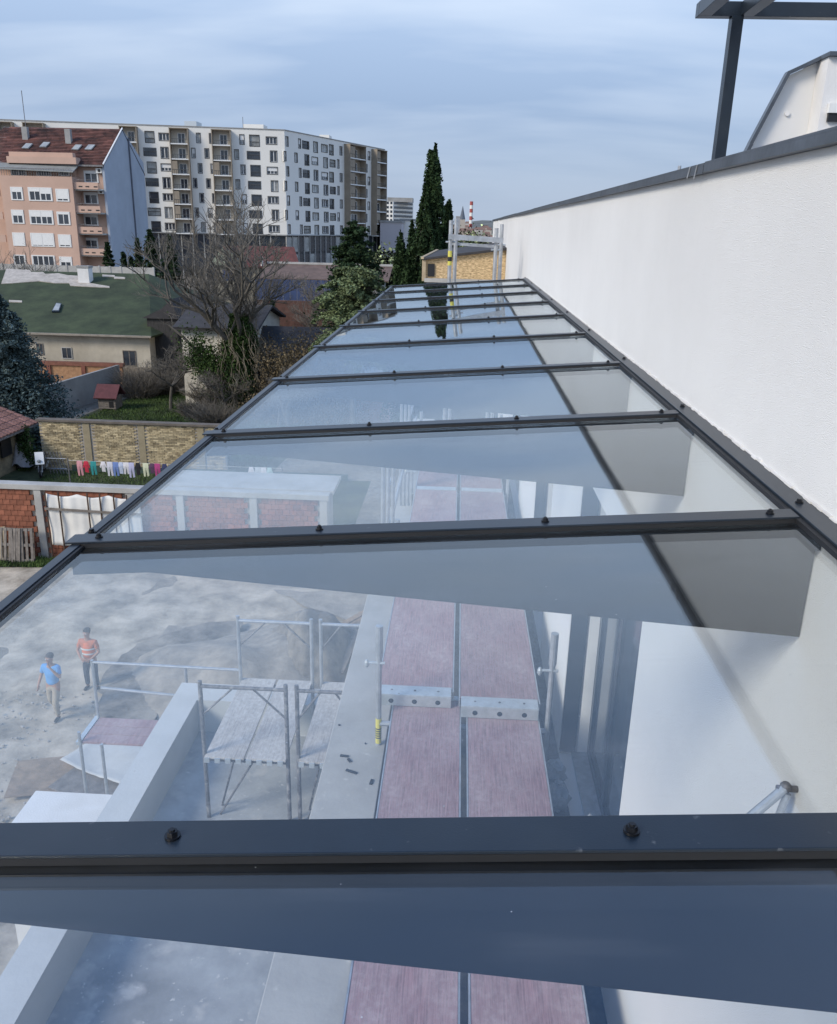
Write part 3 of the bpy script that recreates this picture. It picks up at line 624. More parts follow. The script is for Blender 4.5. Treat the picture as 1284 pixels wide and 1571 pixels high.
for i_, (x, y, l, a, m, lb) in enumerate(((500, 1030, 2.6, 38, m_wood, 'grey board'), (520, 975, 3.0, 55, m_wood, 'longest tan plank sloping up over'), (505, 990, 2.4, 48, m_wood2, 'dark plank lying low in'), (535, 1000, 1.6, 80, m_wood2, 'short dark board standing in'), (540, 950, 2.0, 35, m_wood, 'tan plank at the far end of'))):
    p = atz(x, y, .3+.12*i_); d = Vector((math.cos(R(a)), math.sin(R(a)), .12+.05*i_))
    MB().beam(p-d*l/2, p+d*l/2, .2, .04).build('plank', m, None, origin=p-d*l/2, label=lb+' the debris pile behind the terrace', cat='plank')
m_gf = mat('greenish glass fibre sheet', (.22, .30, .28), .4, 0, .2, 4, .3, 8)
wavy('plastic_sheet', atz(525, 1005, .4), 1.5, 1.1, R(60), .1, m_gf, label='greenish plastic sheet leaning in the debris pile', cat='plastic sheet')
# gravel/rubble stones on the site
st_ = MB(); rn = random.Random(5)
for _ in range(900):
    x = rn.uniform(-14, -5.5); y = rn.uniform(11.5, 18.5); r = rn.uniform(.015, .055); st_.ball((x, y, .13), r, 5, 3, (1, rn.uniform(.6, 1), .6))
st_.build('rubble', mat('pale rubble', (.32, .30, .27), .95, 0, .2, 9), kind='stuff')
# ================================================================== RED BLOCK WALL (neighbour)
YR = 27.62; ZR = 2.62
rw = empty('block_wall', (-12, YR, 0), label='red hollow block wall with concrete posts and pale concrete cap at the site edge', cat='wall')
xr_end = aty(500, 770, YR).x
xposts = [aty(x, 770, YR).x for x in (62, 278, 390, 497)]
xposts = [-19.9] + [-17.0] + [xposts[0]] + [xposts[0]+1.65*2] + xposts[1:]
cap = MB(); cap.box(-21, xposts[-1]+.2, YR-.2, YR+.22, ZR+.001, ZR+.19); cap.build('concrete_cap', m_conc, rw, bevel=.01)
MB().box(-21, xposts[-1]+.1, YR-.02, YR+.12, 0, ZR).build('mortar_core', m_mortar, rw)
for x in xposts: MB().box(x-.13, x+.13, YR-.16, YR+.18, 0, ZR).build('concrete_post', m_conc, rw, bevel=.01)
bl, bh = .25, .20; bm = MB().box(-bl/2+.006, bl/2-.006, -.05, .05, -bh/2+.007, bh/2-.007).mesh('brick', m_red)
cnt = 0; rest = MB(); bay_edges = xposts
for a, b in zip(bay_edges, bay_edges[1:]):
    for rI in range(13):
        zc_ = .1+rI*bh; x = a+.14+(bl/2 if rI % 2 else bl); 
        while x+bl/2 < b-.12:
            jy = random.uniform(-.008, .008)
            if cnt < 300 and (a > -17.2):
                o = link('brick', bm, rw, (x, YR-.05+jy, zc_)); cnt += 1
            else: rest.box(x-bl/2+.006, x+bl/2-.006, YR-.10+jy, YR-.02, zc_-bh/2+.007, zc_+bh/2-.007)
            x += bl
rest.build('brick_courses', m_red_s, rw, kind='stuff')
# low flat roof behind the wall, seen through the glass
f0 = aty(235, 745, YR+.4).x
lr = empty('flat_shed', (f0, YR+.6, 0), label='low shed with flat grey roof behind the red block wall', cat='shed')
MB().box(f0+.3, xposts[-1]+.3, YR+.24, YR+2.2, 2.70, 2.84).build('roof', m_conc, lr); MB().box(f0+.5, xposts[-1], YR+.5, YR+2.1, 0, 2.69).build('wall', m_grey, lr)
# white sheet screen on poles
scn = empty('sheet_screen', (-13, YR-.35, 0), label='white sheet screen on rusty poles in front of the block wall', cat='screen')
m_rust = mat('rusty dark pole', (.085, .055, .04), .8, .2, .3, 9)
sx = [aty(x, 780, YR-.35).x for x in (72, 92, 136, 155, 176, 196)]; s0, s1 = sx[0], aty(215, 780, YR-.35).x
zb_, zt_ = .62, 2.55
vs = []; fs = []; n = 40
for j_ in range(13):
    for i_ in range(n+1):
        u = i_/n; x = s0+(s1-s0)*u; z = zb_+(zt_-zb_)*j_/12; vs.append((x, YR-.31+.02*math.sin(x*7+z*2)+.012*math.sin(x*17)-.02*math.sin(z*4), z-(.10*math.sin(math.pi*((u*3) % 1)) if j_ == 12 else 0)))
for j_ in range(12):
    for i_ in range(n): a = j_*(n+1)+i_; fs.append((a, a+1, a+n+2, a+n+1))
o = MB().add(vs, fs).build('sheet', mat('white cloth sheet', (.70, .69, .65), .8, 0, .06, 2), scn, smooth=True); o.modifiers.new('thickness', 'SOLIDIFY').thickness = .004
for x in sx: MB().tube((x, YR-.37, .1), (x, YR-.37, 2.62), .028, n=8).build('pole', m_rust, scn)
MB().beam((s0-.05, YR-.41, 2.02), (s1+.1, YR-.41, 1.93), .04, .08).build('cross_bar', m_wood2, scn)
MB().beam((sx[3]-.9, YR-.41, 1.06), (sx[4]+.1, YR-.41, 1.03), .04, .08).build('cross_bar', m_wood2, scn)
# pallets
def pallet(px, tilt, label, w_p=.8, h=1.2, m=m_wood2):
    base = atz(px, 850, .1); e_ = empty('wooden_pallet', (base.x, YR-.75, .1), R(tilt), label=label, cat='pallet', group='wooden pallets leaning on the block wall')
    e_.rotation_euler = (R(-14), R(random.uniform(-3, 3)), R(tilt))
    for i_ in range(5):
        x = -w_p/2+.05+i_*(w_p-.1)/4; mb = MB().box(x-.045, x+.045, -.075, -.055, 0, h); o = link('slat', mb.mesh('slat', m), e_); 
    for z in (.05, h/2, h-.05):
        o = link('stringer', MB().box(-w_p/2, w_p/2, -.054, .03, z-.05, z+.05).mesh('stringer', m), e_)
    for i_ in range(3):
        x = -w_p/2+.05+i_*(w_p-.1)/2; link('slat', MB().box(x-.05, x+.05, .031, .05, 0, h).mesh('slat', m), e_)
m_palew = mat('pale new wood', (.40, .32, .21), .8, 0, .2, 5)
pallet(52, 4, 'grey weathered pallet standing nearest the white sheet screen'); pallet(32, -6, 'grey weathered pallet, second from the white sheet screen')
pallet(10, 14, 'pale new wood pallet leaning at the left edge of the stack', m=m_palew)
# grass
def grass(name, pts, n, h, z=0, m=m_grass):
    P = []; xs = [p[0] for p in pts]; ys = [p[1] for p in pts]
    def inside(x, y):
        c = False; j_ = len(pts)-1
        for i_ in range(len(pts)):
            if (pts[i_][1] > y) != (pts[j_][1] > y) and x < (pts[j_][0]-pts[i_][0])*(y-pts[i_][1])/(pts[j_][1]-pts[i_][1])+pts[i_][0]: c = not c
            j_ = i_
        return c
    while len(P) < n:
        x = random.uniform(min(xs), max(xs)); y = random.uniform(min(ys), max(ys))
        if inside(x, y): P.append((x, y, z))
    P = np.array(P); a = rng.uniform(0, 6.28, n); hh = h*rng.uniform(.5, 1.3, n); wd = hh*.16
    d = np.stack([np.cos(a), np.sin(a), np.zeros(n)], 1); tip = P+np.stack([rng.normal(0, .3, n)*hh, rng.normal(0, .3, n)*hh, hh], 1)
    V = np.stack([P-d*wd[:, None], P+d*wd[:, None], tip], 1)
    o = bpy.data.objects.new(name, quads_mesh(name, V, m, 3)); col.objects.link(o); return props(o, kind='stuff')
grass('site_grass', [(-19, 26.3), (-11.5, 26.7), (-11, 27.3), (-19, 27.3)], 9000, .14, .05)
m_lawn = mat('lawn soil', (.028, .042, .014), .95, 0, .4, .9, .5, 10, c2=(.055, .065, .028))
# yard behind block wall (laundry) and garden behind the yellow wall
MB().add([(-24, 28.2, .004), (-4, 28.2, .004), (-4, 38.6, .004), (-24, 38.6, .004)], [(0, 1, 2, 3)]).build('yard_lawn', m_lawn, kind='structure')
grass('yard_grass', [(-19.5, 30), (-8, 30), (-8, 38.4), (-19.5, 38.4)], 26000, .10, .0)
MB().add([(-24.5, 39.2, .004), (-9, 39.2, .004), (-8, 59.4, .004), (-22.5, 59.4, .004)], [(0, 1, 2, 3)]).build('garden_lawn', m_lawn, kind='structure')
grass('garden_grass', [(-24, 40), (-9.5, 40), (-9, 59.3), (-22, 59.3)], 80000, .13, .0)
# ================================================================== YELLOW BRICK WALL
YY = 39.0; zt = 2.36; xa, xb = aty(60, 645, YY).x, aty(345, 650, YY).x
yw = empty('brick_garden_wall', ((xa+xb)/2, YY, 0), label='yellow brick garden wall with grey capping behind the washing line', cat='wall')
MB().box(xa, xb, YY-.06, YY+.12, 0, zt).build('mortar_core', m_mortar, yw)
cp = MB(); cp.box(xa-.1, xb+.1, YY-.2, YY+.22, zt+.001, zt+.10); cp.build('capping', mat('brown grey capping', (.14, .12, .10), .9, 0, .2, 2), yw)
xp = [aty(x, 690, YY).x for x in (137, 220, 310)]
for x in xp: MB().box(x-.16, x+.16, YY-.11, YY+.13, 0, zt-.001).build('concrete_post', mat('sandy concrete', (.29, .245, .16), .9, 0, .12, 3, .2, 30), yw)
yb_ = MB(); zi = 0; rI = 0
while zi < zt-.08:
    x = xa+(.13 if rI % 2 else 0)
    while x < xb-.26:
        if not any(abs(x+.12-p_) < .28 for p_ in xp):
            jt = random.uniform(-.018, .012); yb_.box(x+.006, x+.25, YY-.09+jt, YY-.055, zi+.008, zi+.072)
        x += .26
    zi += .08; rI += 1
yb_.build('brick_courses', m_ybrick, yw, kind='stuff')
MB().box(xa+1.6, xb+6, YY-.5, YY-.45, 0, .32).build('green_board', mat('dark green board', (.04, .07, .055), .7, 0, .1, 3), yw)
# washing line
wl = empty('washing_line', (-14, 34, 0), label='long washing line stretched across the yard in front of the brick wall', cat='washing line')
lz = aty(180, 709, 34).z; lx0, lx1 = aty(104, 707, 34).x, aty(432, 700, 34).x
MB().tube((lx0, 34, lz), (lx1, 34, lz-.02), .006, n=5).build('line', m_white, wl)
for x in (lx0, lx1): MB().tube((x, 34, 0), (x, 34, lz+.1), .03, n=8).build('post', m_galv_d, wl)
garm = [(122, 'pink', (.62, .30, .33), 'trousers'), (132, 'red', (.50, .03, .06), 'shirt'), (143, 'teal', (.03, .27, .27), 'trousers'), (158, 'white', (.70, .68, .70), 'shirt'), (168, 'white striped', (.62, .62, .68), 'trousers'),
        (177, 'blue', (.16, .24, .50), 'trousers'), (185, 'pale blue', (.50, .56, .70), 'shirt'), (193, 'white', (.68, .70, .74), 'trousers'), (201, 'lavender', (.48, .48, .66), 'trousers'), (211, 'black', (.015, .015, .02), 'shirt'),
        (223, 'cream', (.62, .64, .46), 'trousers'), (233, 'dark purple', (.10, .05, .10), 'shirt'), (241, 'magenta', (.42, .06, .20), 'trousers'), (252, 'navy', (.04, .05, .12), 'shirt'),
        (385, 'white', (.7, .7, .7), 'shirt'), (395, 'pale grey', (.55, .58, .6), 'trousers'), (404, 'white', (.7, .7, .7), 'trousers'), (413, 'mint', (.45, .6, .58), 'shirt')]
seen = {}
order = ['leftmost', 'second', 'third', 'fourth']
for k, (px, cn, c_, ty) in enumerate(garm):
    x = aty(px, 709, 34).x; m = mat('cloth '+cn, c_, .9, 0, .15, 6); h = random.uniform(.52, .68); wg = .105
    mb = MB(); z0 = lz
    def cloth(poly):
        mb.prism([(x+a*wg*1.15, 33.985+.02*math.sin(5*b), z0+b*h) for a, b in poly], (0, .02, 0))
    if ty == 'trousers':
        cloth([(-1, 0), (-1.0, -.35), (-.05, -.35), (.05, -.35), (1, -.35), (1, 0)]); cloth([(-1, -.351), (-.95, -1), (-.35, -1.02), (-.04, -.351)]); cloth([(.04, -.351), (.35, -1), (.98, -.97), (1, -.351)])
    else:
        cloth([(-.65, 0), (-1.25, -.42), (-.95, -.5), (-.62, -.28), (-.66, -.8), (.66, -.83), (.62, -.28), (.95, -.5), (1.25, -.42), (.65, 0)])
    where = 'on the line under the glass' if px > 300 else 'hanging on the washing line'
    nb = garm[k-1][1] if k else None
    lb = f"{cn} {ty} {where}, " + (f"just right of the {garm[k-1][1]} {garm[k-1][3]}" if k and px != 385 else "first from the left end")
    mb.build('garment', m, None, origin=(x, 34, lz), label=lb, cat='garment', group='clothes hanging on the washing line')
# ================================================================== SHED with tiled roof
sh = empty('tiled_shed', (-21, 35, 0), label='low shed with red tiled roof and dark doorway left of the brick wall', cat='shed')
e1 = aty(58, 648, 40.0); e0 = atz(0, 672, e1.z)          # eave line, right edge of roof
rd = (e1-e0); up = Vector((-3.2, 0, 1.25))
ewall = MB(); xo = -.45
pA, pB = Vector((e0.x+xo, e0.y, 0)), Vector((e1.x+xo, e1.y-.1, 0))
dirw = (pB-pA).normalized(); pA = pA-dirw*6
ewall.add([pA, pB, pB+Vector((0, 0, e1.z-.15)), pA+Vector((0, 0, e0.z-.15))], [(0, 1, 2, 3)])
ewall.add([pB, pB+Vector((-6, 0, 0)), pB+Vector((-6, 0, 4)), pB+Vector((-3, 0, e1.z+1)), pB+Vector((0, 0, e1.z-.15))], [(0, 1, 2, 3, 4)])
ewall.build('wall', mat('old brown brick wall', (.20, .165, .105), .95, 0, .35, 3, .6, 12), sh)
e00 = e0-rd.normalized()*6
MB().prism([e00, e1, e1+up, e00+up], (0, 0, -.08)).build('roof_board', m_wood2, sh)
tm = None; nrm = rd.normalized(); upn = up.normalized(); tn = nrm.cross(upn); 
if tn.z < 0: tn = -tn
m_tile = mat('red clay tile', (.19, .085, .065), .85, 0, .35, 6, .4, 30, c2=(.27, .14, .11)); obj_var(m_tile, .3)
L1 = (e1-e00).length; L2 = up.length; tw, tl = .30, .40
tile = MB(); 
for s_i in range(6):
    a0 = math.pi*s_i/6; a1 = math.pi*(s_i+1)/6; f = lambda a, v: (nrm*(-math.cos(a)*tw*.48))+(tn*(math.sin(a)*.055+.01+(.03 if v < .5 else 0)))+upn*(v*tl*1.1)
    tile.add([f(a0, 0), f(a1, 0), f(a1, 1), f(a0, 1)], [(0, 1, 2, 3)])
    tile.add([f(a0, 0), f(a1, 0), nrm*(-math.cos(a1)*tw*.48), nrm*(-math.cos(a0)*tw*.48)], [(3, 2, 1, 0)])
tm = tile.mesh('roof_tile', m_tile); c_ = 0; i_ = 0
tiles = []
for i_ in range(int(L1/tw)):
    for j_ in range(int(L2/tl)):
        tiles.append(e1-nrm*(tw*(i_+.5))+upn*(tl*j_-.05)+tn*.01)
tiles = tiles[:300]
for p_ in tiles: link('roof_tile', tm, sh, p_)
MB().beam(e00+Vector((.02, 0, -.06)), e1+Vector((.02, 0, -.06)), .12, .10).build('gutter', m_galv_d, sh)
MB().box(pB.x-.02, pB.x+.05, pB.y-1.2, pB.y-.3, 0, 2.1).build('doorway', m_dark, sh)
MB().box(e0.x-.36, e0.x-.28, e0.y+.5, e0.y+1.4, .9, 2.0).build('window', m_dark, sh)
# covered scooter, motorbike, junk in the yard
cv = atz(36, 716, .1)
cov = heap('covered_stroller', Vector((cv.x, cv.y, .28)), .62, .6, 1.15, mat('grey cover cloth', (.26, .25, .25), .8, 0, .15, 4), 0, 9, n=22, label='grey cloth covered pushchair with a wheel showing beside the shed', cat='covered stroller')
wh = MB()
def ring(mb, c, r, th, axis='y', n=18):
    for i_ in range(n):
        a0 = 2*math.pi*i_/n; a1 = 2*math.pi*(i_+1)/n
        f = (lambda a: Vector((math.cos(a)*r, 0, math.sin(a)*r))) if axis == 'y' else (lambda a: Vector((0, math.cos(a)*r, math.sin(a)*r)))
        mb.tube(Vector(c)+f(a0), Vector(c)+f(a1), th, n=6)
cwx = WLOC['covered_stroller']
ring(wh, (.05, -.35, 0.0), .15, .05); wh.tube((.05, -.40, 0), (.05, -.30, 0), .11, n=12); o = link('wheel', wh.mesh('wheel', m_rubber), cov)
mb_c = atz(66, 728, 0.0)
moto = empty('motorbike', (mb_c.x, mb_c.y, 0), R(-70), label='black and white motorbike parked in the yard behind the block wall', cat='motorbike')
def mpart(name, mb, m, par=moto): return link(name, mb.mesh(name, m), par)
for x in (-.68, .68):
    a = MB(); ring(a, (x, 0, .31), .26, .055); wo = mpart('wheel', a, m_rubber); a = MB(); ring(a, (x, 0, .31), .19, .015, n=14)
    for k in range(5): t = k*1.257; a.tube((x, 0, .31), (x+.19*math.cos(t), 0, .31+.19*math.sin(t)), .012, n=5)
    o = link('rim', a.mesh('rim', m_alu), wo)
a = MB(); a.box(-.30, .22, -.13, .13, .32, .62); mpart('engine', a, m_galv_d)
a = MB(); a.prism([(.45, -.13, .62), (.40, -.13, .95), (.0, -.13, .92), (-.05, -.13, .70)], (0, .26, 0)); mpart('tank', a, m_white)
a = MB(); a.prism([(-.02, -.14, .74), (-.02, -.14, .84), (-.75, -.14, .95), (-.78, -.14, .80)], (0, .28, 0)); mpart('seat', a, m_blk)
a = MB(); a.tube((.70, -.08, .31), (.42, -.08, 1.0), .025, n=6); a.tube((.70, .08, .31), (.42, .08, 1.0), .025, n=6); mpart('fork', a, m_galv)
a = MB(); a.tube((.38, -.36, 1.08), (.40, .36, 1.08), .016, n=6); a.ball((.38, -.37, 1.08), .03); a.ball((.38, .37, 1.08), .03); mpart('handlebar', a, m_blk)
a = MB(); a.prism([(.80, -.16, .72), (.52, -.19, 1.25), (.36, -.19, 1.02), (.44, -.19, .66)], (0, .38, 0)); mpart('fairing', a, m_white)
a = MB(); a.ball((.76, 0, .86), .09, sc=(.6, 1, 1)); mpart('headlight', a, m_winglass_l)
a = MB(); a.tube((-.2, .16, .3), (-.85, .18, .42), .04, .055, 8); mpart('exhaust', a, m_alu)
jk = atz(88, 728, 0)
jb = empty('folding_rack', (jk.x, jk.y, 0), label='dark folding metal rack leaning beside the parked motorbike', cat='rack')
for k in range(6): MB().tube((jk.x-.3+.16*k, jk.y, .05), (jk.x-.6+.16*k, jk.y+.1, 1.1), .02, n=6).build('bar', m_galv_d, jb)
for z in (.3, .8): MB().tube((jk.x-.5, jk.y, z), (jk.x+.5, jk.y, z), .02, n=6).build('bar', m_galv, jb)
# ivy column beside shed wall
def shrub(name, c, rx, ry, h, n, size, m, label, cat='shrub', group=None, flat_=0.0, stem=True):
    e_ = empty(name, c, label=label, cat=cat, group=group)
    k = 14; cc = np.stack([rng.normal(0, .38*rx, k), rng.normal(0, .38*ry, k), rng.uniform(.1*h, .9*h, k)], 1)
    idx = rng.integers(0, k, n); P = cc[idx]+rng.normal(size=(n, 3))*np.array([rx*.26, ry*.26, h*.13]); P[:, 2] = np.abs(P[:, 2])
    tagobj('foliage', leaves(P, size, m, 'foliage', flat_), e_)
    if stem:
        s = MB()
        for q_ in cc[:8]: s.tube((0, 0, 0), tuple(q_), .03, .008, 5)
        tagobj('stem', s.mesh('stem', m_trunk), e_)
    return e_
p_ = atz(66, 700, 0); shrub('climbing_plant', (p_.x+.3, 38.5, 0), .5, .35, 1.9, 4000, .06, m_ivy, 'green climbing plant in the corner by the shed and brick wall')
# ================================================================== TREES
def bare_tree(name, base, H, spread, label, seed, r0=.22, m=m_trunk, lean=(0, 0), depth=6, forks=4, group=None, first=.25, cat='tree', tw=1.0):
    rn = random.Random(seed); e_ = empty(name, base, label=label, cat=cat, group=group); tr_ = MB(); br = MB(); tg = MB()
    def grow(p, d, l, r, k):
        n = 3 if k < 3 else 2; q_ = p; dd = d.copy()
        tgt = tr_ if k == 0 else (br if k < 4 else tg)
        for i_ in range(n):
            dd = (dd+Vector((rn.uniform(-1, 1), rn.uniform(-1, 1), rn.uniform(-.5, .7)))*(.16+.05*k)).normalized(); q2 = q_+dd*(l/n); ra = r*(1-.3*i_/n); rb = r*(1-.3*(i_+1)/n)
            tgt.tube(q_, q2, ra, rb, 8 if k == 0 else (5 if k < 3 else 3)); q_ = q2
            if k >= 1 and k < depth and rn.random() < .75:
                s = (dd+Vector((rn.uniform(-1, 1), rn.uniform(-1, 1), rn.uniform(-.3, .8)))*.9).normalized(); grow(q_, s, l*rn.uniform(.45, .7), rb*.5, k+1)
        if k < depth:
            for _ in range(forks if k == 0 else 2 if k < 3 else rn.choice((2, 2, 3))):
                s = (dd+Vector((rn.uniform(-1, 1)*spread, rn.uniform(-1, 1)*spread, rn.uniform(-.2, .5)))).normalized(); grow(q_, s, l*rn.uniform(.6, .85), r*.62, k+1)
    grow(Vector((0, 0, 0)), Vector((lean[0], lean[1], 1)).normalized(), H*first, r0, 0)
    tagobj('trunk', tr_.mesh('trunk', m), e_); tagobj('branch', br.mesh('branch', m), e_); tagobj('twigs', tg.mesh('twigs', m_twig), e_)['kind'] = 'stuff'
    return e_
# main ivy-clad bare tree by the pale house
tb = atz(372, 640, 0)
mt = bare_tree('bare_tree', (tb.x, tb.y, 0), 15.2, .85, 'large bare tree with ivy clad trunk in front of the pale houses', 17, .30, forks=6, first=.27)
n = 20000; t_ = rng.uniform(0, 1, n); ang = rng.uniform(0, 6.28, n); rad = (1.15-.55*t_+.2*np.sin(t_*11+ang*2))*rng.uniform(.5, 1.15, n)
P = np.stack([np.cos(ang)*rad*1.1+.15*np.sin(t_*9), np.sin(ang)*rad, t_*6.4], 1)
tagobj('ivy', leaves(P, .075, m_ivy, 'ivy'), mt)
lb_ = MB(); rn = random.Random(3)                       # drooping dead creepers on the trunk
for k in range(170):
    a = rn.uniform(0, 6.28); p0 = Vector((math.cos(a)*1.15, math.sin(a)*1.0, rn.uniform(1.5, 6.3))); q_ = p0
    for s in range(5): q2 = q_+Vector((rn.uniform(-.22, .3), rn.uniform(-.2, .2), -rn.uniform(.15, .6))); lb_.tube(q_, q2, .016, .013, 4); q_ = q2
tagobj('creeper', lb_.mesh('creeper', mat('pale dead creeper', (.20, .17, .12), .9, 0, .25, 4)), mt)
# ivy clump on the left limb
n = 6000; P = rng.normal(size=(n, 3))*np.array([.75, .45, .75])+np.array([-1.9, 0, 3.2]); P[:, 2] += (P[:, 0]+1.9)*-.7
tagobj('ivy', leaves(P, .075, m_ivy, 'ivy'), mt)
lm = MB(); lm.tube((0, 0, 1.3), (-1.6, 0, 2.9), .15, .13, 7); lm.tube((-1.6, 0, 2.9), (-3.5, .1, 4.9), .13, .08, 7); lm.tube((-3.5, .1, 4.9), (-4.4, .2, 5.6), .08, .04, 6); tagobj('branch', lm.mesh('branch', m_trunk), mt)
bare_tree('bare_tree', (tb.x-1.9, tb.y+9, 0), 10.5, 1.1, 'slender bare tree rising left of the ivy clad tree by the green roof', 21, .16)
bare_tree('bare_tree', (tb.x+1.5, tb.y+14, 0), 11.5, 1.0, 'bare tree with tangled twigs before the red roofed house', 22, .2)
for px, Y, H, sd0, lb in ((345, 50.5, 8.5, 301, 'twiggy low tree against the ivy clad trunk, left side'), (425, 49, 8.0, 302, 'twiggy low tree against the ivy clad trunk, right side'), (480, 53, 8.6, 303, 'grey twiggy tree in front of the blue fence'), (296, 57, 8.6, 304, 'thin twiggy tree before the dark barn end')):
    q_ = aty(px, 600, Y); bare_tree('bare_tree', (q_.x, Y, 0), H, 1.35, lb, sd0, .12, first=.14, forks=5)
q_ = aty(445, 600, 46); bare_tree('bare_tree', (q_.x, 46, 0), 8.0, 1.3, 'low spreading bare tree right of the ivy clad tree', 31, .16, first=.18)
q_ = aty(500, 560, 50); bare_tree('bare_tree', (q_.x, 50, 0), 7.6, 1.4, 'wide bare shrub tree close to the canopy left edge', 33, .14, first=.15)
q_ = aty(260, 600, 53); bare_tree('bare_tree', (q_.x, 53, 0), 7.8, 1.4, 'bare tree with hanging twigs in front of the green roof end', 35, .12, first=.2)
for k, (px, Y, H, s, lb) in enumerate(((40, 88, 11.5, 41, 'bare tree in front of the pink block, left of its middle windows'), (4, 84, 11.0, 43, 'bare dark tree at the left edge before the pink block'), (122, 96, 9.0, 44, 'thin bare tree before the pink block balconies'), (296, 82, 8.6, 45, 'bare tree in the gap between grey gable and red roofed house'))):
    q_ = aty(px, 400, Y); bare_tree('bare_tree', (q_.x, Y, 0), H, 1.0, lb, s, .14, depth=5)
# scrubby bushes made of twigs
def twig_bush(base, r, h, n, seed, label):
    rn = random.Random(seed); e_ = empty('bare_bush', base, label=label, cat='bush', group='leafless bushes around the garden'); s = MB()
    for _ in range(n):
        a = rn.uniform(0, 6.28); rr_ = rn.uniform(0, .5)*r; p = Vector((math.cos(a)*rr_, math.sin(a)*rr_*.6, 0)); d = Vector((math.cos(a)*rn.uniform(.2, 1), math.sin(a)*rn.uniform(.2, .8), rn.uniform(.6, 1.4))).normalized(); l = h*rn.uniform(.5, 1)
        for k in range(4):
            q2 = p+d*l/4; s.tube(p, q2, .02-.003*k, .017-.003*k, 3); 
            d2 = (d+Vector((rn.uniform(-1, 1), rn.uniform(-1, 1), rn.uniform(-.4, .5)))*.7).normalized(); s.tube(q2, q2+d2*l*.3, .010, .004, 3)
            p = q2; d = (d+Vector((rn.uniform(-1, 1), rn.uniform(-1, 1), rn.uniform(-.9, .3)))*.32).normalized()
    tagobj('twigs', s.mesh('twigs', m_twig), e_)['kind'] = 'stuff'; return e_
for k, (px, py, r, h, lb) in enumerate(((215, 610, 2.2, 1.9, 'tangled leafless bush at the foot of the green roofed house'), (250, 605, 1.8, 1.6, 'leafless bush between the rubble wall and the pale house'), (318, 620, 1.6, 1.3, 'low leafless bush on the lawn beside the ivy tree'),
        (330, 655, 1.8, 1.4, 'dark leafless bush behind the brick wall end'), (300, 640, 1.4, 1.0, 'small leafless bush beside the brick wall'), (400, 640, 2.5, 2.2, 'leafless bush right of the ivy tree trunk'), (450, 600, 3, 3.0, 'big leafless bush before the dark roofed cottage'), (500, 575, 3, 3.4, 'big leafless bush nearest the canopy edge'), (540, 540, 3, 3.6, 'big leafless bush below the pale cedar'))):
    b_ = atz(px, py, 0); twig_bush((b_.x, b_.y, 0), r, h*1.15, 420, 60+k, lb)
for k, (px, Y, z, r, h) in enumerate(((430, 50, 0, 2.3, 4.4), (475, 52, 0, 2.5, 5.2), (515, 50, 0, 2.4, 5.2), (395, 54, 0, 2.0, 4.6), (545, 56, 0, 2.6, 5.6))):
    q_ = aty(px, 500, Y); shrub('dry_shrub', (q_.x, Y, 0), r, 1.5, h, 6000, .07, m_bush, ['brown dry shrub right of the ivy tree', 'brown dry shrub before the blue fence', 'tall brown dry shrub next to the canopy edge', 'brown dry shrub half hidden behind the ivy tree', 'tall brown shrub under the pale cedar'][k], group='brown shrubs behind the garden')
# conifers
def conifer(name, base, H, Rr, label, m, seed, n_br=260, per=60, size=.10, droop=.25, profile=1.0, low=.08, group=None, cat='tree', flat_=.3, jitter=.25, curve=0):
    rn = np.random.default_rng(seed); e_ = empty(name, base, label=label, cat=cat, group=group); P = []
    br = MB()
    for k in range(n_br):
        t = low+(1-low)*((k+rn.uniform(0, 1))/n_br); z = H*t; r = Rr*((1-t)**profile)*(1+rn.normal(0, jitter))+.06; r = max(.08, r); a = k*2.399+rn.uniform(-.3, .3)
        u = rn.uniform(.12, 1, per)**.7; sp = .16*r+.05
        x = np.cos(a)*u*r+rn.normal(0, sp*.55, per); y = np.sin(a)*u*r+rn.normal(0, sp*.55, per); zz_ = z-droop*r*u**(1.3)+curve*r*u**2+rn.normal(0, sp*.28, per)
        P.append(np.stack([x, y, np.maximum(.05, zz_)], 1))
        if k % 3 == 0: br.tube((0, 0, z), (math.cos(a)*r*.8, math.sin(a)*r*.8, max(.05, z-droop*r*.7)), .02+.01*r, .008, 4)
    tagobj('crown', leaves(np.concatenate(P), size, m, 'crown', flat_, 1.15), e_)
    tr_ = MB(); tr_.tube((0, 0, 0), (0, 0, H*.97), max(.05, .022*H), .015, 8); tagobj('trunk', tr_.mesh('trunk', m_trunk), e_); tagobj('branch', br.mesh('branch', m_trunk), e_); return e_
q_ = aty(4, 560, 43); conifer('blue_spruce', (q_.x, 43, 0), aty(8, 452, 43).z+.1, 2.9, 'dense blue grey spruce at the left edge above the shed roof', m_spruce, 1, 380, 260, .075, .35, .62, .04)
q_ = aty(661, 400, 46); tip = aty(663, 232, 46).z
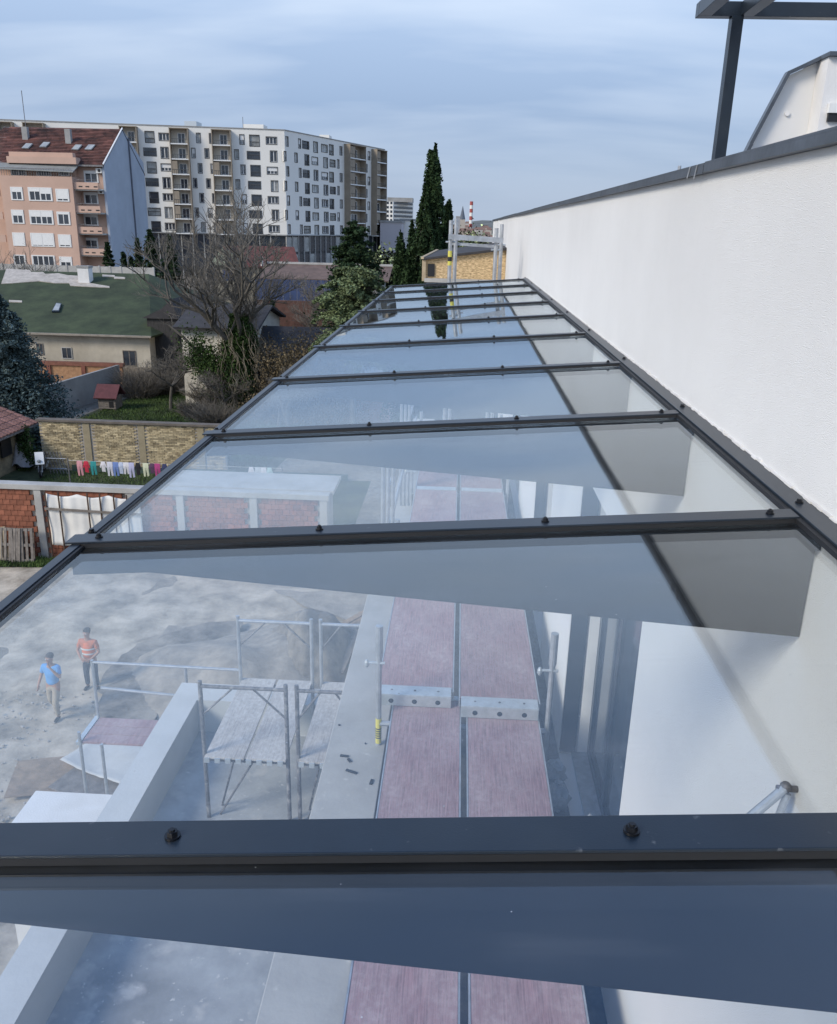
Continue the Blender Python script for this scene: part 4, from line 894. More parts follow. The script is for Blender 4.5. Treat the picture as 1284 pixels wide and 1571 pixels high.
def cypress(base, H, Rr, label, seed, n, m=m_cyp, size=.10):
    rn = np.random.default_rng(seed); e_ = empty('cypress_tree', base, label=label, cat='tree', group='dark cypress trees beyond the canopy end')
    P = []; ks = int(60)
    for k in range(ks*3):
        t0 = rn.uniform(.0, .93); a = rn.uniform(0, 6.28); w0 = np.interp(t0, [0, .12, .35, .6, .8, 1], [.9, 1.0, .92, .62, .34, .04])*Rr
        ln = rn.uniform(.07, .16)*H*(1.1-.5*t0); nn_ = n//(ks*3); u = rn.uniform(0, 1, nn_); off = w0*rn.uniform(.35, 1.12)
        rr_ = (.16*Rr+.12)*(1-u)**.6*rn.uniform(.3, 1, nn_)*(1-.5*t0); aa = rn.uniform(0, 6.28, nn_)
        P.append(np.stack([np.cos(a)*off*(1-.25*u)+np.cos(aa)*rr_, np.sin(a)*off*(1-.25*u)+np.sin(aa)*rr_, H*t0+u*ln], 1))
    u = rn.uniform(.75, 1.0, 900); rr_ = (1-u)*Rr*.9; aa = rn.uniform(0, 6.28, 900); P.append(np.stack([np.cos(aa)*rr_*rn.uniform(0, 1, 900), np.sin(aa)*rr_*rn.uniform(0, 1, 900), u*H], 1))
    tagobj('crown', leaves(np.concatenate(P), size*.8, m, 'crown', 0, 1.3), e_)
    tr_ = MB(); tr_.tube((0, 0, 0), (0, 0, H*.95), .16, .02, 8); tagobj('trunk', tr_.mesh('trunk', m_trunk), e_); return e_
cypress((q_.x, 46, 0), tip, 1.75, 'tallest dark cypress rising beyond the canopy end', 1, 42000)
q_ = aty(684, 400, 47); cypress((q_.x, 47.5, 0), aty(687, 309, 47).z, 1.15, 'shorter cypress leaning against the right side of the tallest one', 2, 15000)
q_ = aty(630, 400, 46); cypress((q_.x, 46.5, 0), aty(632, 338, 46).z, .95, 'cypress just left of the tallest one', 3, 9000)
q_ = aty(611, 420, 46); cypress((q_.x, 48, 0), aty(612, 358, 46).z, 1.0, 'small cypress farthest left beside the pale cedar', 4, 8000)
q_ = aty(543, 420, 60); conifer('dark_fir', (q_.x, 60, 0), aty(545, 340, 60).z, 3.3, 'dark fir standing behind the pale cedar', m_conif, 5, 150, 230, .10, .12, .55, .1, jitter=.38)
q_ = aty(545, 470, 48); 
def cedar(base, H, Rr, label, seed):
    rn = np.random.default_rng(seed); e_ = empty('cedar_tree', base, label=label, cat='tree'); P = []; br = MB()
    for k in range(95):
        t = .45+.55*rn.uniform(0, 1)**.8; z = H*t; r = Rr*(1.05-.45*t)*rn.uniform(.6, 1.1); a = rn.uniform(0, 6.28); nn_ = 330; u = rn.uniform(.1, 1, nn_)**.75
        wdt = .30*np.sin(np.pi*np.clip(u, 0, 1)*.9+.2)*r*.7; off = rn.normal(0, 1, nn_)*wdt*.6
        x = np.cos(a)*u*r-np.sin(a)*off; y = np.sin(a)*u*r+np.cos(a)*off; zz_ = z+.18*r*u-.35*r*u**2.6+rn.normal(0, .05, nn_)
        P.append(np.stack([x, y, zz_], 1)); br.tube((0, 0, z-.2), (math.cos(a)*r*.85, math.sin(a)*r*.85, z), .05, .015, 5)
    tagobj('crown', leaves(np.concatenate(P), .085, m_cedar, 'crown', .5), e_); tr_ = MB(); tr_.tube((0, 0, 0), (0, 0, H*.95), .2, .05, 8); tagobj('trunk', tr_.mesh('trunk', m_trunk), e_); tagobj('branch', br.mesh('branch', m_trunk), e_); return e_
cedar((q_.x, 47, 0), aty(548, 412, 47).z, 3.3, 'pale green cedar with layered drooping boughs at the canopy edge', 6)
for k, (px, py, Y, r, lb) in enumerate(((167, 372, 104, 1.6, 'small dark spruce at the corner of the grey gable'), (190, 388, 104, 1.0, 'short conical spruce at the foot of the grey gable'), (201, 394, 103, .8, 'smallest dark conifer under the grey gable'), (233, 352, 100, 2.4, 'large dark spruce right of the grey gable'), (213, 366, 103, 1.4, 'narrow dark spruce overlapping the grey gable edge'), (262, 362, 104, 2.0, 'dark spruce farthest right of the grey gable'))):
    q_ = aty(px, 400, Y); conifer('dark_spruce', (q_.x, Y, 0), aty(px, py, Y).z, r, lb, m_conif, 70+k, 110, 30, .2, .25, .8, .05, group='dark spruces by the grey gable')
# ================================================================== HOUSES BEHIND THE GARDEN
# green roofed house
Yg = 59.5
gl, gr = aty(-30, 507, Yg), aty(236, 516, Yg); ez = 3.95
gh = empty('green_roofed_house', (gr.x, Yg, 0), label='long low house with mossy green roof and cream walls', cat='house')
m_cream = mat('aged cream plaster', (.46, .42, .34), .9, 0, .12, .9, .25, 12, dirt=.5, streak=1)
m_green = mat('green roofing felt', (.028, .042, .018), .95, 0, .25, .6, .35, 9, c2=(.040, .055, .024), dirt=.3)
xe = gr.x
gw = MB(); gw.box(gl.x-3, xe-.35, Yg, Yg+.35, 0, ez-.08); gw.box(xe-.65, xe-.35, Yg+.351, Yg+19.6, 0, ez-.08); gw.build('wall', m_cream, gh)
rdg = [aty(140, 418, 71), aty(228, 422, 71)]; rz_ = rdg[0].z
R1, R2 = Vector((gl.x-6, 71, rz_)), Vector((rdg[1].x, 71, rz_))
E0, E1 = Vector((gl.x-6, Yg-.5, ez)), Vector((xe, Yg-.5, ez-.02)); E2 = Vector((aty(300, 470, 64.5).x, 67, ez+.2)); E3 = Vector((E2.x-1, 82, ez))
g = MB(); g.add([E0, E1, R2, R1], [(0, 1, 2, 3)]); g.add([E1, E2, R2], [(0, 1, 2)]); g.add([E2, E3, R2], [(0, 1, 2)]); g.add([R1, R2, E3, Vector((gl.x-6, 82, ez))], [(0, 1, 2, 3)])
o = g.build('roof', m_green, gh); sm = o.modifiers.new('thickness', 'SOLIDIFY'); sm.thickness = .15; sm.offset = -1
MB().beam(E0+Vector((0, -.08, -.05)), E1+Vector((0, -.08, -.05)), .14, .13).build('gutter', mat('weathered fascia', (.26, .23, .19), .8, 0, .2, 2), gh)
# damaged pale area of torn felt along the ridge: strips laid on the slope
nS = (R1-E0).normalized(); nr = Vector((1, 0, 0)); nu = nr.cross(nS)
def on_roof(px, py, lift=.03):
    r = ray(px, py); nrm_ = nu if nu.z > 0 else -nu; k = (E0-EYE).dot(nrm_)/r.dot(nrm_); return EYE+r*k+nrm_*lift
m_bare = mat('bare pale roof deck', (.42, .38, .33), .9, 0, .18, 3, .3, 20, dirt=.4)
top = [(3, 415), (50, 416), (51, 421), (82, 423), (84, 418), (100, 421), (122, 426), (126, 430)]
top = [(10, 413), (46, 415), (48, 418), (66, 418), (70, 421), (90, 420), (104, 423), (122, 424), (126, 433), (144, 436), (168, 440), (168, 442), (144, 441), (108, 439), (106, 435), (84, 435), (60, 432), (20, 435), (2, 436)]
nrm_ = nu if nu.z > 0 else -nu
MB().prism([on_roof(x, y, .0) for x, y in reversed(top)], nrm_*.05).build('torn_felt_patch', m_bare, gh)
for x0, x1, y_ in ((14, 34, 461), (157, 176, 422), (175, 192, 425)):
    MB().prism([on_roof(x0, y_, 0), on_roof(x1, y_+1, 0), on_roof(x1, y_+3.5, 0), on_roof(x0, y_+3, 0)], nrm_*.05).build('torn_felt_patch', m_bare, gh)
sk = [on_roof(*p, .02) for p in ((80, 480), (91, 480), (95, 468), (87, 467))]
s_ = MB().prism(sk, nrm_*.12).build('skylight', m_frame, gh); MB().prism([p.lerp(sum(sk, Vector())/4, .2)+nrm_*.10 for p in sk], nrm_*.04).build('pane', m_winglass_l, s_)
ch = on_roof(132, 432); MB().box(ch.x-.45, ch.x+.45, ch.y-.4, ch.y+.4, ch.z-1, ch.z+1.05).build('chimney', m_render2, gh)
MB().box(ch.x-.5, ch.x+.5, ch.y-.45, ch.y+.45, ch.z+1.051, ch.z+1.2).build('chimney_cap', m_grey, gh)
for (x0, x1, y0, y1, tr) in ((58, 65, 528, 543, 0), (97, 109, 534, 549, 1), (191, 207, 539, 560, 0)):
    a, b = aty(x0, y1, Yg), aty(x1, y0, Yg)
    wi = MB(); wi.box(a.x-.05, b.x+.05, Yg-.05, Yg-.001, a.z-.05, a.z); wi.box(a.x-.05, b.x+.05, Yg-.05, Yg-.001, b.z, b.z+.05); wi.box(a.x-.05, a.x, Yg-.05, Yg-.001, a.z+.001, b.z-.001); wi.box(b.x, b.x+.05, Yg-.05, Yg-.001, a.z+.001, b.z-.001)
    wo = wi.build('window', m_conc if tr else m_wood2, gh); MB().box(a.x+.001, b.x-.001, Yg-.02, Yg-.002, a.z+.001, b.z-.001).build('pane', m_winglass, wo)
    MB().box((a.x+b.x)/2-.03, (a.x+b.x)/2+.03, Yg-.035, Yg-.021, a.z+.001, b.z-.001).build('mullion', m_wood2, wo)
MB().box(xe-3.4, xe-.3, Yg-.30, Yg-.06, 0, aty(210, 563, Yg).z).build('rubble_base', mat('rubble stone', (.22, .19, .15), .95, 0, .4, 3, 1, 8), gh)
# dark boarded gable between the houses
dg = empty('dark_barn', (aty(255, 500, 60).x, 60, 0), label='dark boarded barn end squeezed between the green roof and the pale house', cat='barn')
a0, a1 = aty(234, 600, 60.6), aty(278, 600, 60.6)
MB().box(a0.x, a1.x, 60.6, 68, 0, 5.0).build('wall', mat('tarred boards', (.035, .033, .032), .8, 0, .4, 2, stretch=(6, 1, 1)), dg)
MB().prism([(a0.x-.3, 60.4, 5.001), (a1.x+.2, 60.4, 5.001), (a1.x-.2, 60.4, 6.4), (a0.x+1.2, 60.4, 5.7)], (0, 8, 0)).build('roof', m_darkroof, dg)
# pale house with dark roof
def gable_house(name, xa, xb, Y, z_e, z_r, depth, label, mw, mr, wins=()):
    e_ = empty(name, ((xa+xb)/2, Y, 0), label=label, cat='house'); MB().box(xa, xb, Y, Y+depth, 0, z_e).build('wall', mw, e_)
    ym = Y+depth/2; r = MB(); r.add([(xa-.4, Y-.5, z_e-.1), (xb+.4, Y-.5, z_e-.1), (xb+.4, ym, z_r), (xa-.4, ym, z_r), (xa-.4, Y+depth+.5, z_e-.1), (xb+.4, Y+depth+.5, z_e-.1)], [(0, 1, 2, 3), (3, 2, 5, 4)])
    o = r.build('roof', mr, e_); s = o.modifiers.new('thickness', 'SOLIDIFY'); s.thickness = .14; s.offset = 1
    gb = MB(); 
    for x in (xa+.02, xb-.02): gb.add([(x, Y+.02, z_e+.001), (x, Y+depth-.02, z_e+.001), (x, ym, z_r-.1)], [(0, 1, 2)])
    gb.build('gable', mw, e_)
    for (a, b, c, d) in wins:
        wi = MB().box(a-.06, b+.06, Y-.05, Y-.001, c-.06, d+.06).build('window', m_white, e_); MB().box(a, b, Y-.06, Y-.051, c, d).build('pane', m_winglass, wi)
    return e_
m_pale = mat('pale cream wall', (.56, .53, .46), .9, 0, .08, .8, .2, 12, dirt=.3, streak=1)
xa, xb = aty(280, 540, 55).x, aty(345, 540, 55).x
gable_house('pale_house', xa, xb+2, 55, aty(300, 502, 55).z, aty(300, 468, 59).z, 8, 'pale walled house with dark slate roof behind the ivy tree', m_pale, m_darkroof)
xa, xb = aty(402, 590, 54).x, aty(470, 590, 54).x
gable_house('small_cottage', xa-2, xb+3, 54, aty(420, 575, 54).z, aty(430, 505, 57).z, 7, 'cottage with steep dark roof and pale wall near the canopy edge', m_pale, m_darkroof)
# diagonal grey wall
pa, pb_ = atz(60, 643, 0), atz(187, 604, 0)
zt0, zt1 = aty(80, 597, pa.y+1.0).z, aty(187, 560, pb_.y).z
gw = MB(); d_ = (pb_-pa).normalized(); nn_ = Vector((-d_.y, d_.x, 0))*.2; pa2 = pa-d_*6
gwo = gw.prism([pa2, pb_, pb_+Vector((0, 0, zt1)), pa2+Vector((0, 0, zt0))], nn_).build('garden_wall', m_grey, None, origin=pa2, label='smooth grey wall running back across the garden beside the kennel', cat='wall')
# orange brick wall
ob = empty('orange_brick_wall', (aty(130, 570, 56).x, 56.5, 0), label='orange brick wall with darker piers before the cream house', cat='wall')
m_or = mat('orange brick', (.34, .19, .10), .9, 0, .25, 5, .4, 40)
YO = min(pb_.y+.3, Yg-.4);  xa, xb = aty(60, 570, YO).x, aty(188, 570, YO).x; zt2 = aty(130, 556, YO).z
MB().box(xa, xb, YO, YO+.2, 0, zt2-.25).build('wall', m_or, ob); MB().box(xa, xb+.1, YO-.1, YO+.3, zt2-.249, zt2).build('capping', mat('red brown capping', (.18, .075, .05), .9, 0, .25, 3), ob)
for px in (76, 129): x = aty(px, 570, YO).x; MB().box(x-.14, x+.14, YO-.12, YO-.001, 0, zt2-.25).build('pier', mat('red brown pier', (.16, .06, .04), .9, 0, .25, 3), ob)
# kennel
kb = atz(166, 630, 0); ke = empty('dog_kennel', (kb.x, kb.y, 0), label='wooden kennel with dark red roof on the lawn beside the grey wall', cat='kennel')
X0, Y0 = kb.x, kb.y; m_kr = mat('dark red felt roof', (.10, .032, .035), .85, 0, .2, 4)
for k in range(5): MB().box(X0-.60, X0+.52, Y0-.012, Y0+.02, .12+k*.155, .26+k*.155).build('board', m_wood2, ke)
MB().box(X0-.60, X0+.52, Y0+.021, Y0+1.1, .1, .9).build('body', m_wood2, ke)
MB().prism([(X0-.80, Y0-.25, .85), (X0-.80, Y0+.55, 1.62), (X0-.80, Y0+1.35, .9), (X0-.80, Y0+1.3, .84), (X0-.80, Y0+.55, 1.54), (X0-.80, Y0-.22, .79)][::-1], (1.5, 0, 0)).build('roof', m_kr, ke)
for x in (-.5, .45): MB().box(X0+x-.05, X0+x+.05, Y0+.05, Y0+.15, 0, .099).build('leg', m_wood2, ke)
MB().box(X0+.1, X0+.4, Y0-.02, Y0-.0125, .2, .6).build('doorway', m_dark, ke)
# low concrete wall / fence behind green roof
lf = empty('concrete_fence', (aty(150, 410, 95).x, 95, 0), label='pale concrete panel fence in front of the pink block and grey gable', cat='fence')
xa, xb = aty(-30, 405, 95).x, aty(235, 412, 95).x; zf = aty(150, 408, 95).z; n = 16
for k in range(n):
    a = xa+(xb-xa)*k/n; b = xa+(xb-xa)*(k+1)/n; MB().box(a+.06, b-.06, 95, 95.1, 0, zf-.05).build('panel', m_conc, lf); MB().box(b-.1, b+.1, 94.95, 95.15, 0, zf+.02).build('post', m_conc, lf)
# red roofed house with pale gable and blue panels
Yh = 88.; xa, xb = aty(322, 400, Yh).x, aty(455, 400, Yh).x
rh = empty('red_roofed_house', (xa, Yh, 0), label='red roofed house with pale green gable and blue panels below', cat='house')
ze, zr = aty(360, 407, Yh).z, aty(380, 377, Yh+4).z
m_rr = mat('red clay roof', (.115, .036, .028), .85, 0, .3, 2, .3, 20); xg = aty(362, 400, Yh).x
MB().box(xa+.4, xb-1, Yh, Yh+8, 0, ze-.05).build('wall', mat('dull beige wall', (.25, .23, .18), .9, 0, .2, 1), rh)
MB().prism([(xa, Yh-.4, ze), (xg+1, Yh-.4, ze), (xa+1.6, Yh-.4, zr)], (0, .3, 0)).build('gable', mat('pale green boards', (.26, .29, .22), .8, 0, .15, 3), rh)
o = MB().add([(xg, Yh-.5, ze), (xb+.5, Yh-.5, ze-.2), (xb-1, Yh+4, zr), (xa+1.6, Yh+4, zr), (xa+1.6, Yh-.5, zr+.1)], [(0, 1, 2, 3), (0, 3, 4)]).build('roof', m_rr, rh); o.modifiers.new('thickness', 'SOLIDIFY').thickness = .12
m_blue = mat('blue painted panel', (.030, .052, .125), .6, 0, .25, 1.5, dirt=.4)
for x0, x1 in ((325, 334), (342, 358), (364, 372)):
    a, b = aty(x0, 430, Yh-.05), aty(x1, 414, Yh-.05); MB().box(a.x, b.x, Yh-.08, Yh-.01, a.z, b.z).build('window', m_blue if x0 == 342 else m_winglass, rh)
MB().tube(aty(402, 408, 86), aty(402, 394, 86), .12, n=8).build('flue', m_white, rh)
# long brown roof and blue fence
Yb = 78.; a, b = aty(392, 462, Yb), aty(486, 430, Yb)
bf = empty('blue_fence', (a.x, Yb, 0), label='blue sheet metal fence below the brown roof left of the cedar', cat='fence')
n = 12
for k in range(n):
    x0 = a.x+(b.x-a.x+2)*k/n; x1 = a.x+(b.x-a.x+2)*(k+1)/n; MB().box(x0+.02, x1-.02, Yb+random.uniform(-.03, .03), Yb+.08, 0, b.z).build('panel', m_blue, bf)
xa, xb = aty(400, 400, 84).x, aty(520, 400, 84).x; z1 = aty(470, 428, 82).z; z2 = aty(470, 406, 86).z
br_ = empty('long_workshop', (xa, 84, 0), label='long workshop with brown roof behind the blue fence', cat='building')
MB().box(xa+.3, xb+4, 82.3, 90, 0, z1-.1).build('wall', m_grey, br_); o = MB().add([(xa, 81.9, z1), (xb+5, 81.9, z1), (xb+5, 86.5, z2), (xa, 86.5, z2)], [(0, 1, 2, 3)]).build('roof', mat('brown sheet roof', (.13, .085, .065), .8, 0, .25, 1.5), br_); o.modifiers.new('thickness', 'SOLIDIFY').thickness = .1
MB().beam((xa, 86.5, z2+.1), (xb+5, 86.5, z2+.1), .2, .2).build('ridge', m_conc, br_)
# red brick garden wall + small green shrubs below blue fence
a, b = aty(395, 480, 70), aty(470, 462, 70)
MB().box(a.x, b.x+3, 70, 70.3, 0, b.z).build('brick_wall', mat('dark red brick', (.10, .05, .038), .9, 0, .3, 3), None, origin=(a.x, 70, 0), label='dark red brick wall below the blue fence', cat='wall')
q_ = aty(418, 480, 68); conifer('clipped_conifer', (q_.x, 68, 0), aty(418, 462, 68).z, .9, 'small conical evergreen before the dark red brick wall', m_conif, 99, 70, 30, .15, .1, .7, .0)
# pale garage and red patch seen through the third pane
q0, q1 = atz(470, 645, 0), atz(600, 640, 0)
gg = empty('pale_garage', (q0.x, q0.y, 0), label='pale pink garage seen faintly through the third glass pane', cat='garage')
MB().box(q0.x, q1.x, q0.y, q0.y+5, 0, 2.5).build('wall', mat('pink plaster', (.5, .33, .30), .9, 0, .15, 2), gg); MB().box(q0.x-.3, q1.x+.2, q0.y-.3, q0.y+5.2, 2.501, 2.65).build('roof', m_conc, gg)
# ================================================================== PINK APARTMENT BLOCK
Yp = 118.
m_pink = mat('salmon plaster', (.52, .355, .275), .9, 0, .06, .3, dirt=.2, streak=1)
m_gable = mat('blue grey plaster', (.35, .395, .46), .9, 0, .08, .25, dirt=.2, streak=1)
m_tileroof = mat('mottled red brown tiles', (.065, .030, .024), .9, 0, .5, .55, .5, 6, c2=(.115, .048, .036))
def PP(x, y): return aty(x, y, Yp)
xg_ = PP(165, 300).x; ze = PP(165, 254).z; Yrear = Yp+14.5; zr = aty(187, 198, Yp+7.2).z
pk = empty('pink_apartment_block', (xg_, Yp, 0), label='salmon pink apartment block with red brown roof and blue grey gable end', cat='building')
x_bayR = PP(116, 300).x; x_bayL = PP(7, 300).x; YB = Yp-2.2
f_ = lambda x, y: aty(x, y, YB)
bR, bL = f_(116, 330).x, f_(7, 330).x; zbt = f_(60, 270).z
MB().box(-75, xg_-.02, Yp+.3, Yrear, 0, ze-.2).build('wall', m_pink, pk)
MB().box(bL, bR, YB, Yp+.299, 0, zbt).build('bay_wall', m_pink, pk)
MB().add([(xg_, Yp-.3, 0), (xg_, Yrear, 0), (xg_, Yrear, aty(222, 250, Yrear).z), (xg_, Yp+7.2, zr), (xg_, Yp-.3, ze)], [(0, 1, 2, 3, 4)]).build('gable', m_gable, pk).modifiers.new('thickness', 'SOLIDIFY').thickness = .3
sh_ = MB(); sh_.tube((xg_+.1, Yp+9, 3), (xg_+.1, Yp+9, zr-1), .12, n=6); sh_.build('gable_pipe', mat('dark pipe', (.12, .13, .16), .7, 0, .1, 3), pk)
xrl = aty(15, 196, Yp+7.2).x
rf = MB(); rf.add([(-62, Yp-.6, ze), (xg_, Yp-.6, ze), (xg_, Yp+7.2, zr), (xrl, Yp+7.2, zr), (xg_, Yrear+.3, ze-.3), (-62, Yrear+.3, ze-.3)], [(0, 1, 2, 3), (3, 2, 4, 5), (0, 3, 5)])
o = rf.build('roof', m_tileroof, pk); s = o.modifiers.new('thickness', 'SOLIDIFY'); s.thickness = .2; s.offset = -1
# individually laid darker/lighter tile runs as relief on the slope
sd_ = Vector((0, 7.8, zr-ze)).normalized(); nm = Vector((0, -sd_.z, sd_.y)); tl_ = MB(); rn = random.Random(8)
for r_ in range(26):
    x = xrl-5
    while x < xg_-.2:
        l = min(rn.uniform(.6, 1.6), max(.1, xg_-.15-x)); v0 = r_*.38; p = Vector((x, Yp-.6, ze))+sd_*v0
        if p.x > xrl-(7.8-v0*.8) and v0 < (zr-ze)/sd_.z-.4: tl_.hexa([p+nm*.02, p+Vector((l, 0, 0))+nm*.02, p+Vector((l, 0, 0))+sd_*.36+nm*.005, p+sd_*.36+nm*.005, p+nm*.09, p+Vector((l, 0, 0))+nm*.09, p+Vector((l, 0, 0))+sd_*.36+nm*.02, p+sd_*.36+nm*.02])
        x += l+.02
island_var(MATS['mottled red brown tiles'], .35)
tl_.build('roof_tiles', m_tileroof, pk, kind='stuff')
MB().beam((xg_+.02, Yp-.6, ze+.1), (xg_+.02, Yp+7.2, zr+.12), .16, .14).build('verge', m_white, pk)
MB().beam((-62, Yp-.65, ze-.1), (xg_, Yp-.65, ze-.1), .2, .22).build('gutter', m_galv_d, pk)
def on_slope(px, py):
    r = ray(px, py); k = (Vector((0, Yp-.6, ze))-EYE).dot(nm)/r.dot(nm); return EYE+r*k
for x, y in ((69, 224), (118, 228), (138, 228), (42, 226)):
    p = on_slope(x, y); k_ = MB().hexa([p-Vector((.5, 0, 0))-sd_*.6+nm*.1, p+Vector((.4, 0, 0))-sd_*.6+nm*.1, p+Vector((.6, 0, 0))+sd_*.6+nm*.1, p-Vector((.3, 0, 0))+sd_*.6+nm*.1, p-Vector((.5, 0, 0))-sd_*.6+nm*.25, p+Vector((.4, 0, 0))-sd_*.6+nm*.25, p+Vector((.6, 0, 0))+sd_*.6+nm*.25, p-Vector((.3, 0, 0))+sd_*.6+nm*.25]).build('skylight', m_winglass_l, pk)
for x, y, h in ((40, 213, 2.4), (106, 219, 2.6)):
    p = on_slope(x, y); MB().box(p.x-.38, p.x+.38, p.y-.3, p.y+.3, p.z-.6, p.z+h-.9).build('chimney', m_grey, pk)
p = on_slope(40, 200); MB().tube((p.x, p.y, p.z), (p.x, p.y, p.z+5), .05, n=5).build('antenna', m_galv_d, pk)
def pwin(x0, x1, y0, y1, Y, n=1, shutter=0, par=pk, fm=m_white, b=.13):
    a, c = aty(x0, y1, Y), aty(x1, y0, Y); f = MB()
    f.box(a.x, c.x, Y-.08, Y-.003, a.z, a.z+b); f.box(a.x, c.x, Y-.08, Y-.003, c.z-b, c.z); f.box(a.x, a.x+b, Y-.08, Y-.003, a.z+b+.001, c.z-b-.001); f.box(c.x-b, c.x, Y-.08, Y-.003, a.z+b+.001, c.z-b-.001)
    wo = f.build('window', fm, par); w1 = (c.x-a.x-2*b)/n
    for k in range(n):
        s0 = a.x+b+k*w1; MB().box(s0+.02, s0+w1-.02, Y-.04, Y-.004, a.z+b+.002, c.z-b-.002).build('pane', m_winglass, wo)
        for t in (0, .5, 1): xm = s0+.04+(w1-.08)*t; MB().box(xm-.045, xm+.045, Y-.06, Y-.041, a.z+b+.002, c.z-b-.002).build('sash', m_white, wo)
        sh = shutter if n == 1 else shutter*random.choice((.6, 1, 1))
        if sh: MB().box(s0+.03, s0+w1-.03, Y-.072, Y-.061, c.z-b-.002-(c.z-a.z-2*b)*sh, c.z-b-.003).build('shutter', m_white, wo)
    return wo
for r_, (y0, y1) in enumerate(((287, 307), (322, 343), (357, 377), (391, 410))):
    dx = r_*1.6
    pwin(18+dx, 34+dx, y0, y1, YB, 1, (.35, .4, 1, 0)[r_]); pwin(45+dx*1.2, 79+dx, y0+1, y1+1, YB, 2, (.45, .45, .95, .0)[r_]); pwin(87+dx*1.2, 105+dx, y0+3, y1+2, YB, 1, (.85, .15, .9, .45)[r_])
# attic loggia with awning
MB().box(bL+.8, bR-.3, YB+1.6, Yp+.29, zbt+.001, zbt+3).build('attic_wall', m_pink, pk)
a, b = aty(-10, 258, YB+.1), aty(113, 262, YB+.1)
MB().hexa([(a.x, YB-.2, a.z-.1), (b.x, YB-.2, a.z-.35), (b.x, YB+2.2, a.z+.75), (a.x, YB+2.2, a.z+.95), (a.x, YB-.2, a.z), (b.x, YB-.2, a.z-.25), (b.x, YB+2.2, a.z+.9), (a.x, YB+2.2, a.z+1.1)]).build('awning', mat('grey striped awning', (.22, .23, .22), .8, 0, .12, 1), pk)
a, b = aty(13, 250, Yp-.8), aty(118, 242, Yp-.8); MB().box(a.x, b.x, Yp-1.2, Yp+.2, a.z, b.z).build('parapet', m_pink, pk)
for x0, x1 in ((17, 40), (56, 78), (90, 106)): pwin(x0, x1, 257, 270, YB+1.58, 1, 0)
rl = MB(); z = zbt; rl.box(bL, bR, YB-.05, YB+.0, z+.9, z+.97)
for k in range(30): x = bL+(bR-bL)*k/29; rl.box(x-.02, x+.02, YB-.045, YB-.005, z, z+.9)
rl.build('railing', m_galv_d, pk)
for (y0, y1) in ((281, 290), (312, 326), (347, 358), (382, 391)):
    a, b = aty(118, y1, YB+.2), aty(163, y0, YB+.2); MB().box(bR+.02, xg_-.4, YB+.3, YB+.42, a.z, a.z+.85).build('balcony_front', m_pink, pk); MB().box(bR+.02, xg_-.4, YB+.421, Yp+.29, a.z-.15, a.z+.05).build('balcony_slab', m_conc, pk)
    MB().beam((bR+.1, YB+.36, a.z+1.15), (xg_-.45, YB+.36, a.z+1.15), .05, .05).build('hand_rail', m_galv_d, pk)
    for fx in (.25, .5, .8): x = bR+(xg_-bR)*fx; MB().box(x-.25, x+.25, YB+.28, YB+.299, a.z+.25, a.z+.4).build('slot', m_dark, pk)
for (y0, y1) in ((262, 280), (295, 313), (329, 346), (365, 381)): pwin(130, 150, y0, y1, Yp+.28, 1, .2, b=.12)
for x, y in ((153, 262), (156, 294)):
    p = aty(x, y, Yp+.1); ac = MB().box(p.x-.4, p.x+.4, p.y-.35, p.y+.1, p.z-.3, p.z+.3).build('air_conditioner', m_white, pk); MB().tube((p.x+.05, p.y-.37, p.z), (p.x+.05, p.y-.351, p.z), .2, n=12).build('fan', m_dark, ac)
for y1 in (302, 337, 372): # balconies at the far left
    a = aty(-10, y1-12, YB+.5); MB().box(-64, bL-.3, YB+.1, YB+.3, a.z-.9, a.z).build('balcony_front', m_pink, pk)
# ================================================================== WHITE APARTMENT BUILDING
K = 193/173.
C0 = Vector((-34.8*K, 193, 0)); dL = Vector((math.cos(R(9.5)), math.sin(R(9.5)), 0)); E_ = Vector((-19.1*K, 212*K, 0)); dR = (E_-C0).normalized(); LR = (E_-C0).length
ZT = 11.7+(28.44-11.7)*K; ZB = aty(436, 360, 193).z
m_wht = mat('white facade panels', (.73, .715, .665), .85, 0, .03, .2)
m_wht2 = m_wht
m_bback = mat('beige balcony wall', (.46, .42, .35), .85, 0, .08, .3)
m_beige = mat('brown mesh balcony frame', (.27, .225, .17), .8, 0, .12, .5)
m_base = mat('dark glazed base', (.022, .027, .034), .3, 0, .3, .5)
m_wfr = mat('dark window surround', (.07, .068, .065), .7, 0, .1, 2)
wbd = empty('white_apartment_block', (0, 0, 0), label='large white apartment block with dark framed windows and brown balcony stacks', cat='building')
def facade_uz(px, py, O, d):
    n = Vector((d.y, -d.x, 0)); r = ray(px, py); k = (O-EYE).dot(n)/r.dot(n); p = EYE+r*k; return (p-O).dot(d), p.z
LL = 66; OL = C0-dL*LL
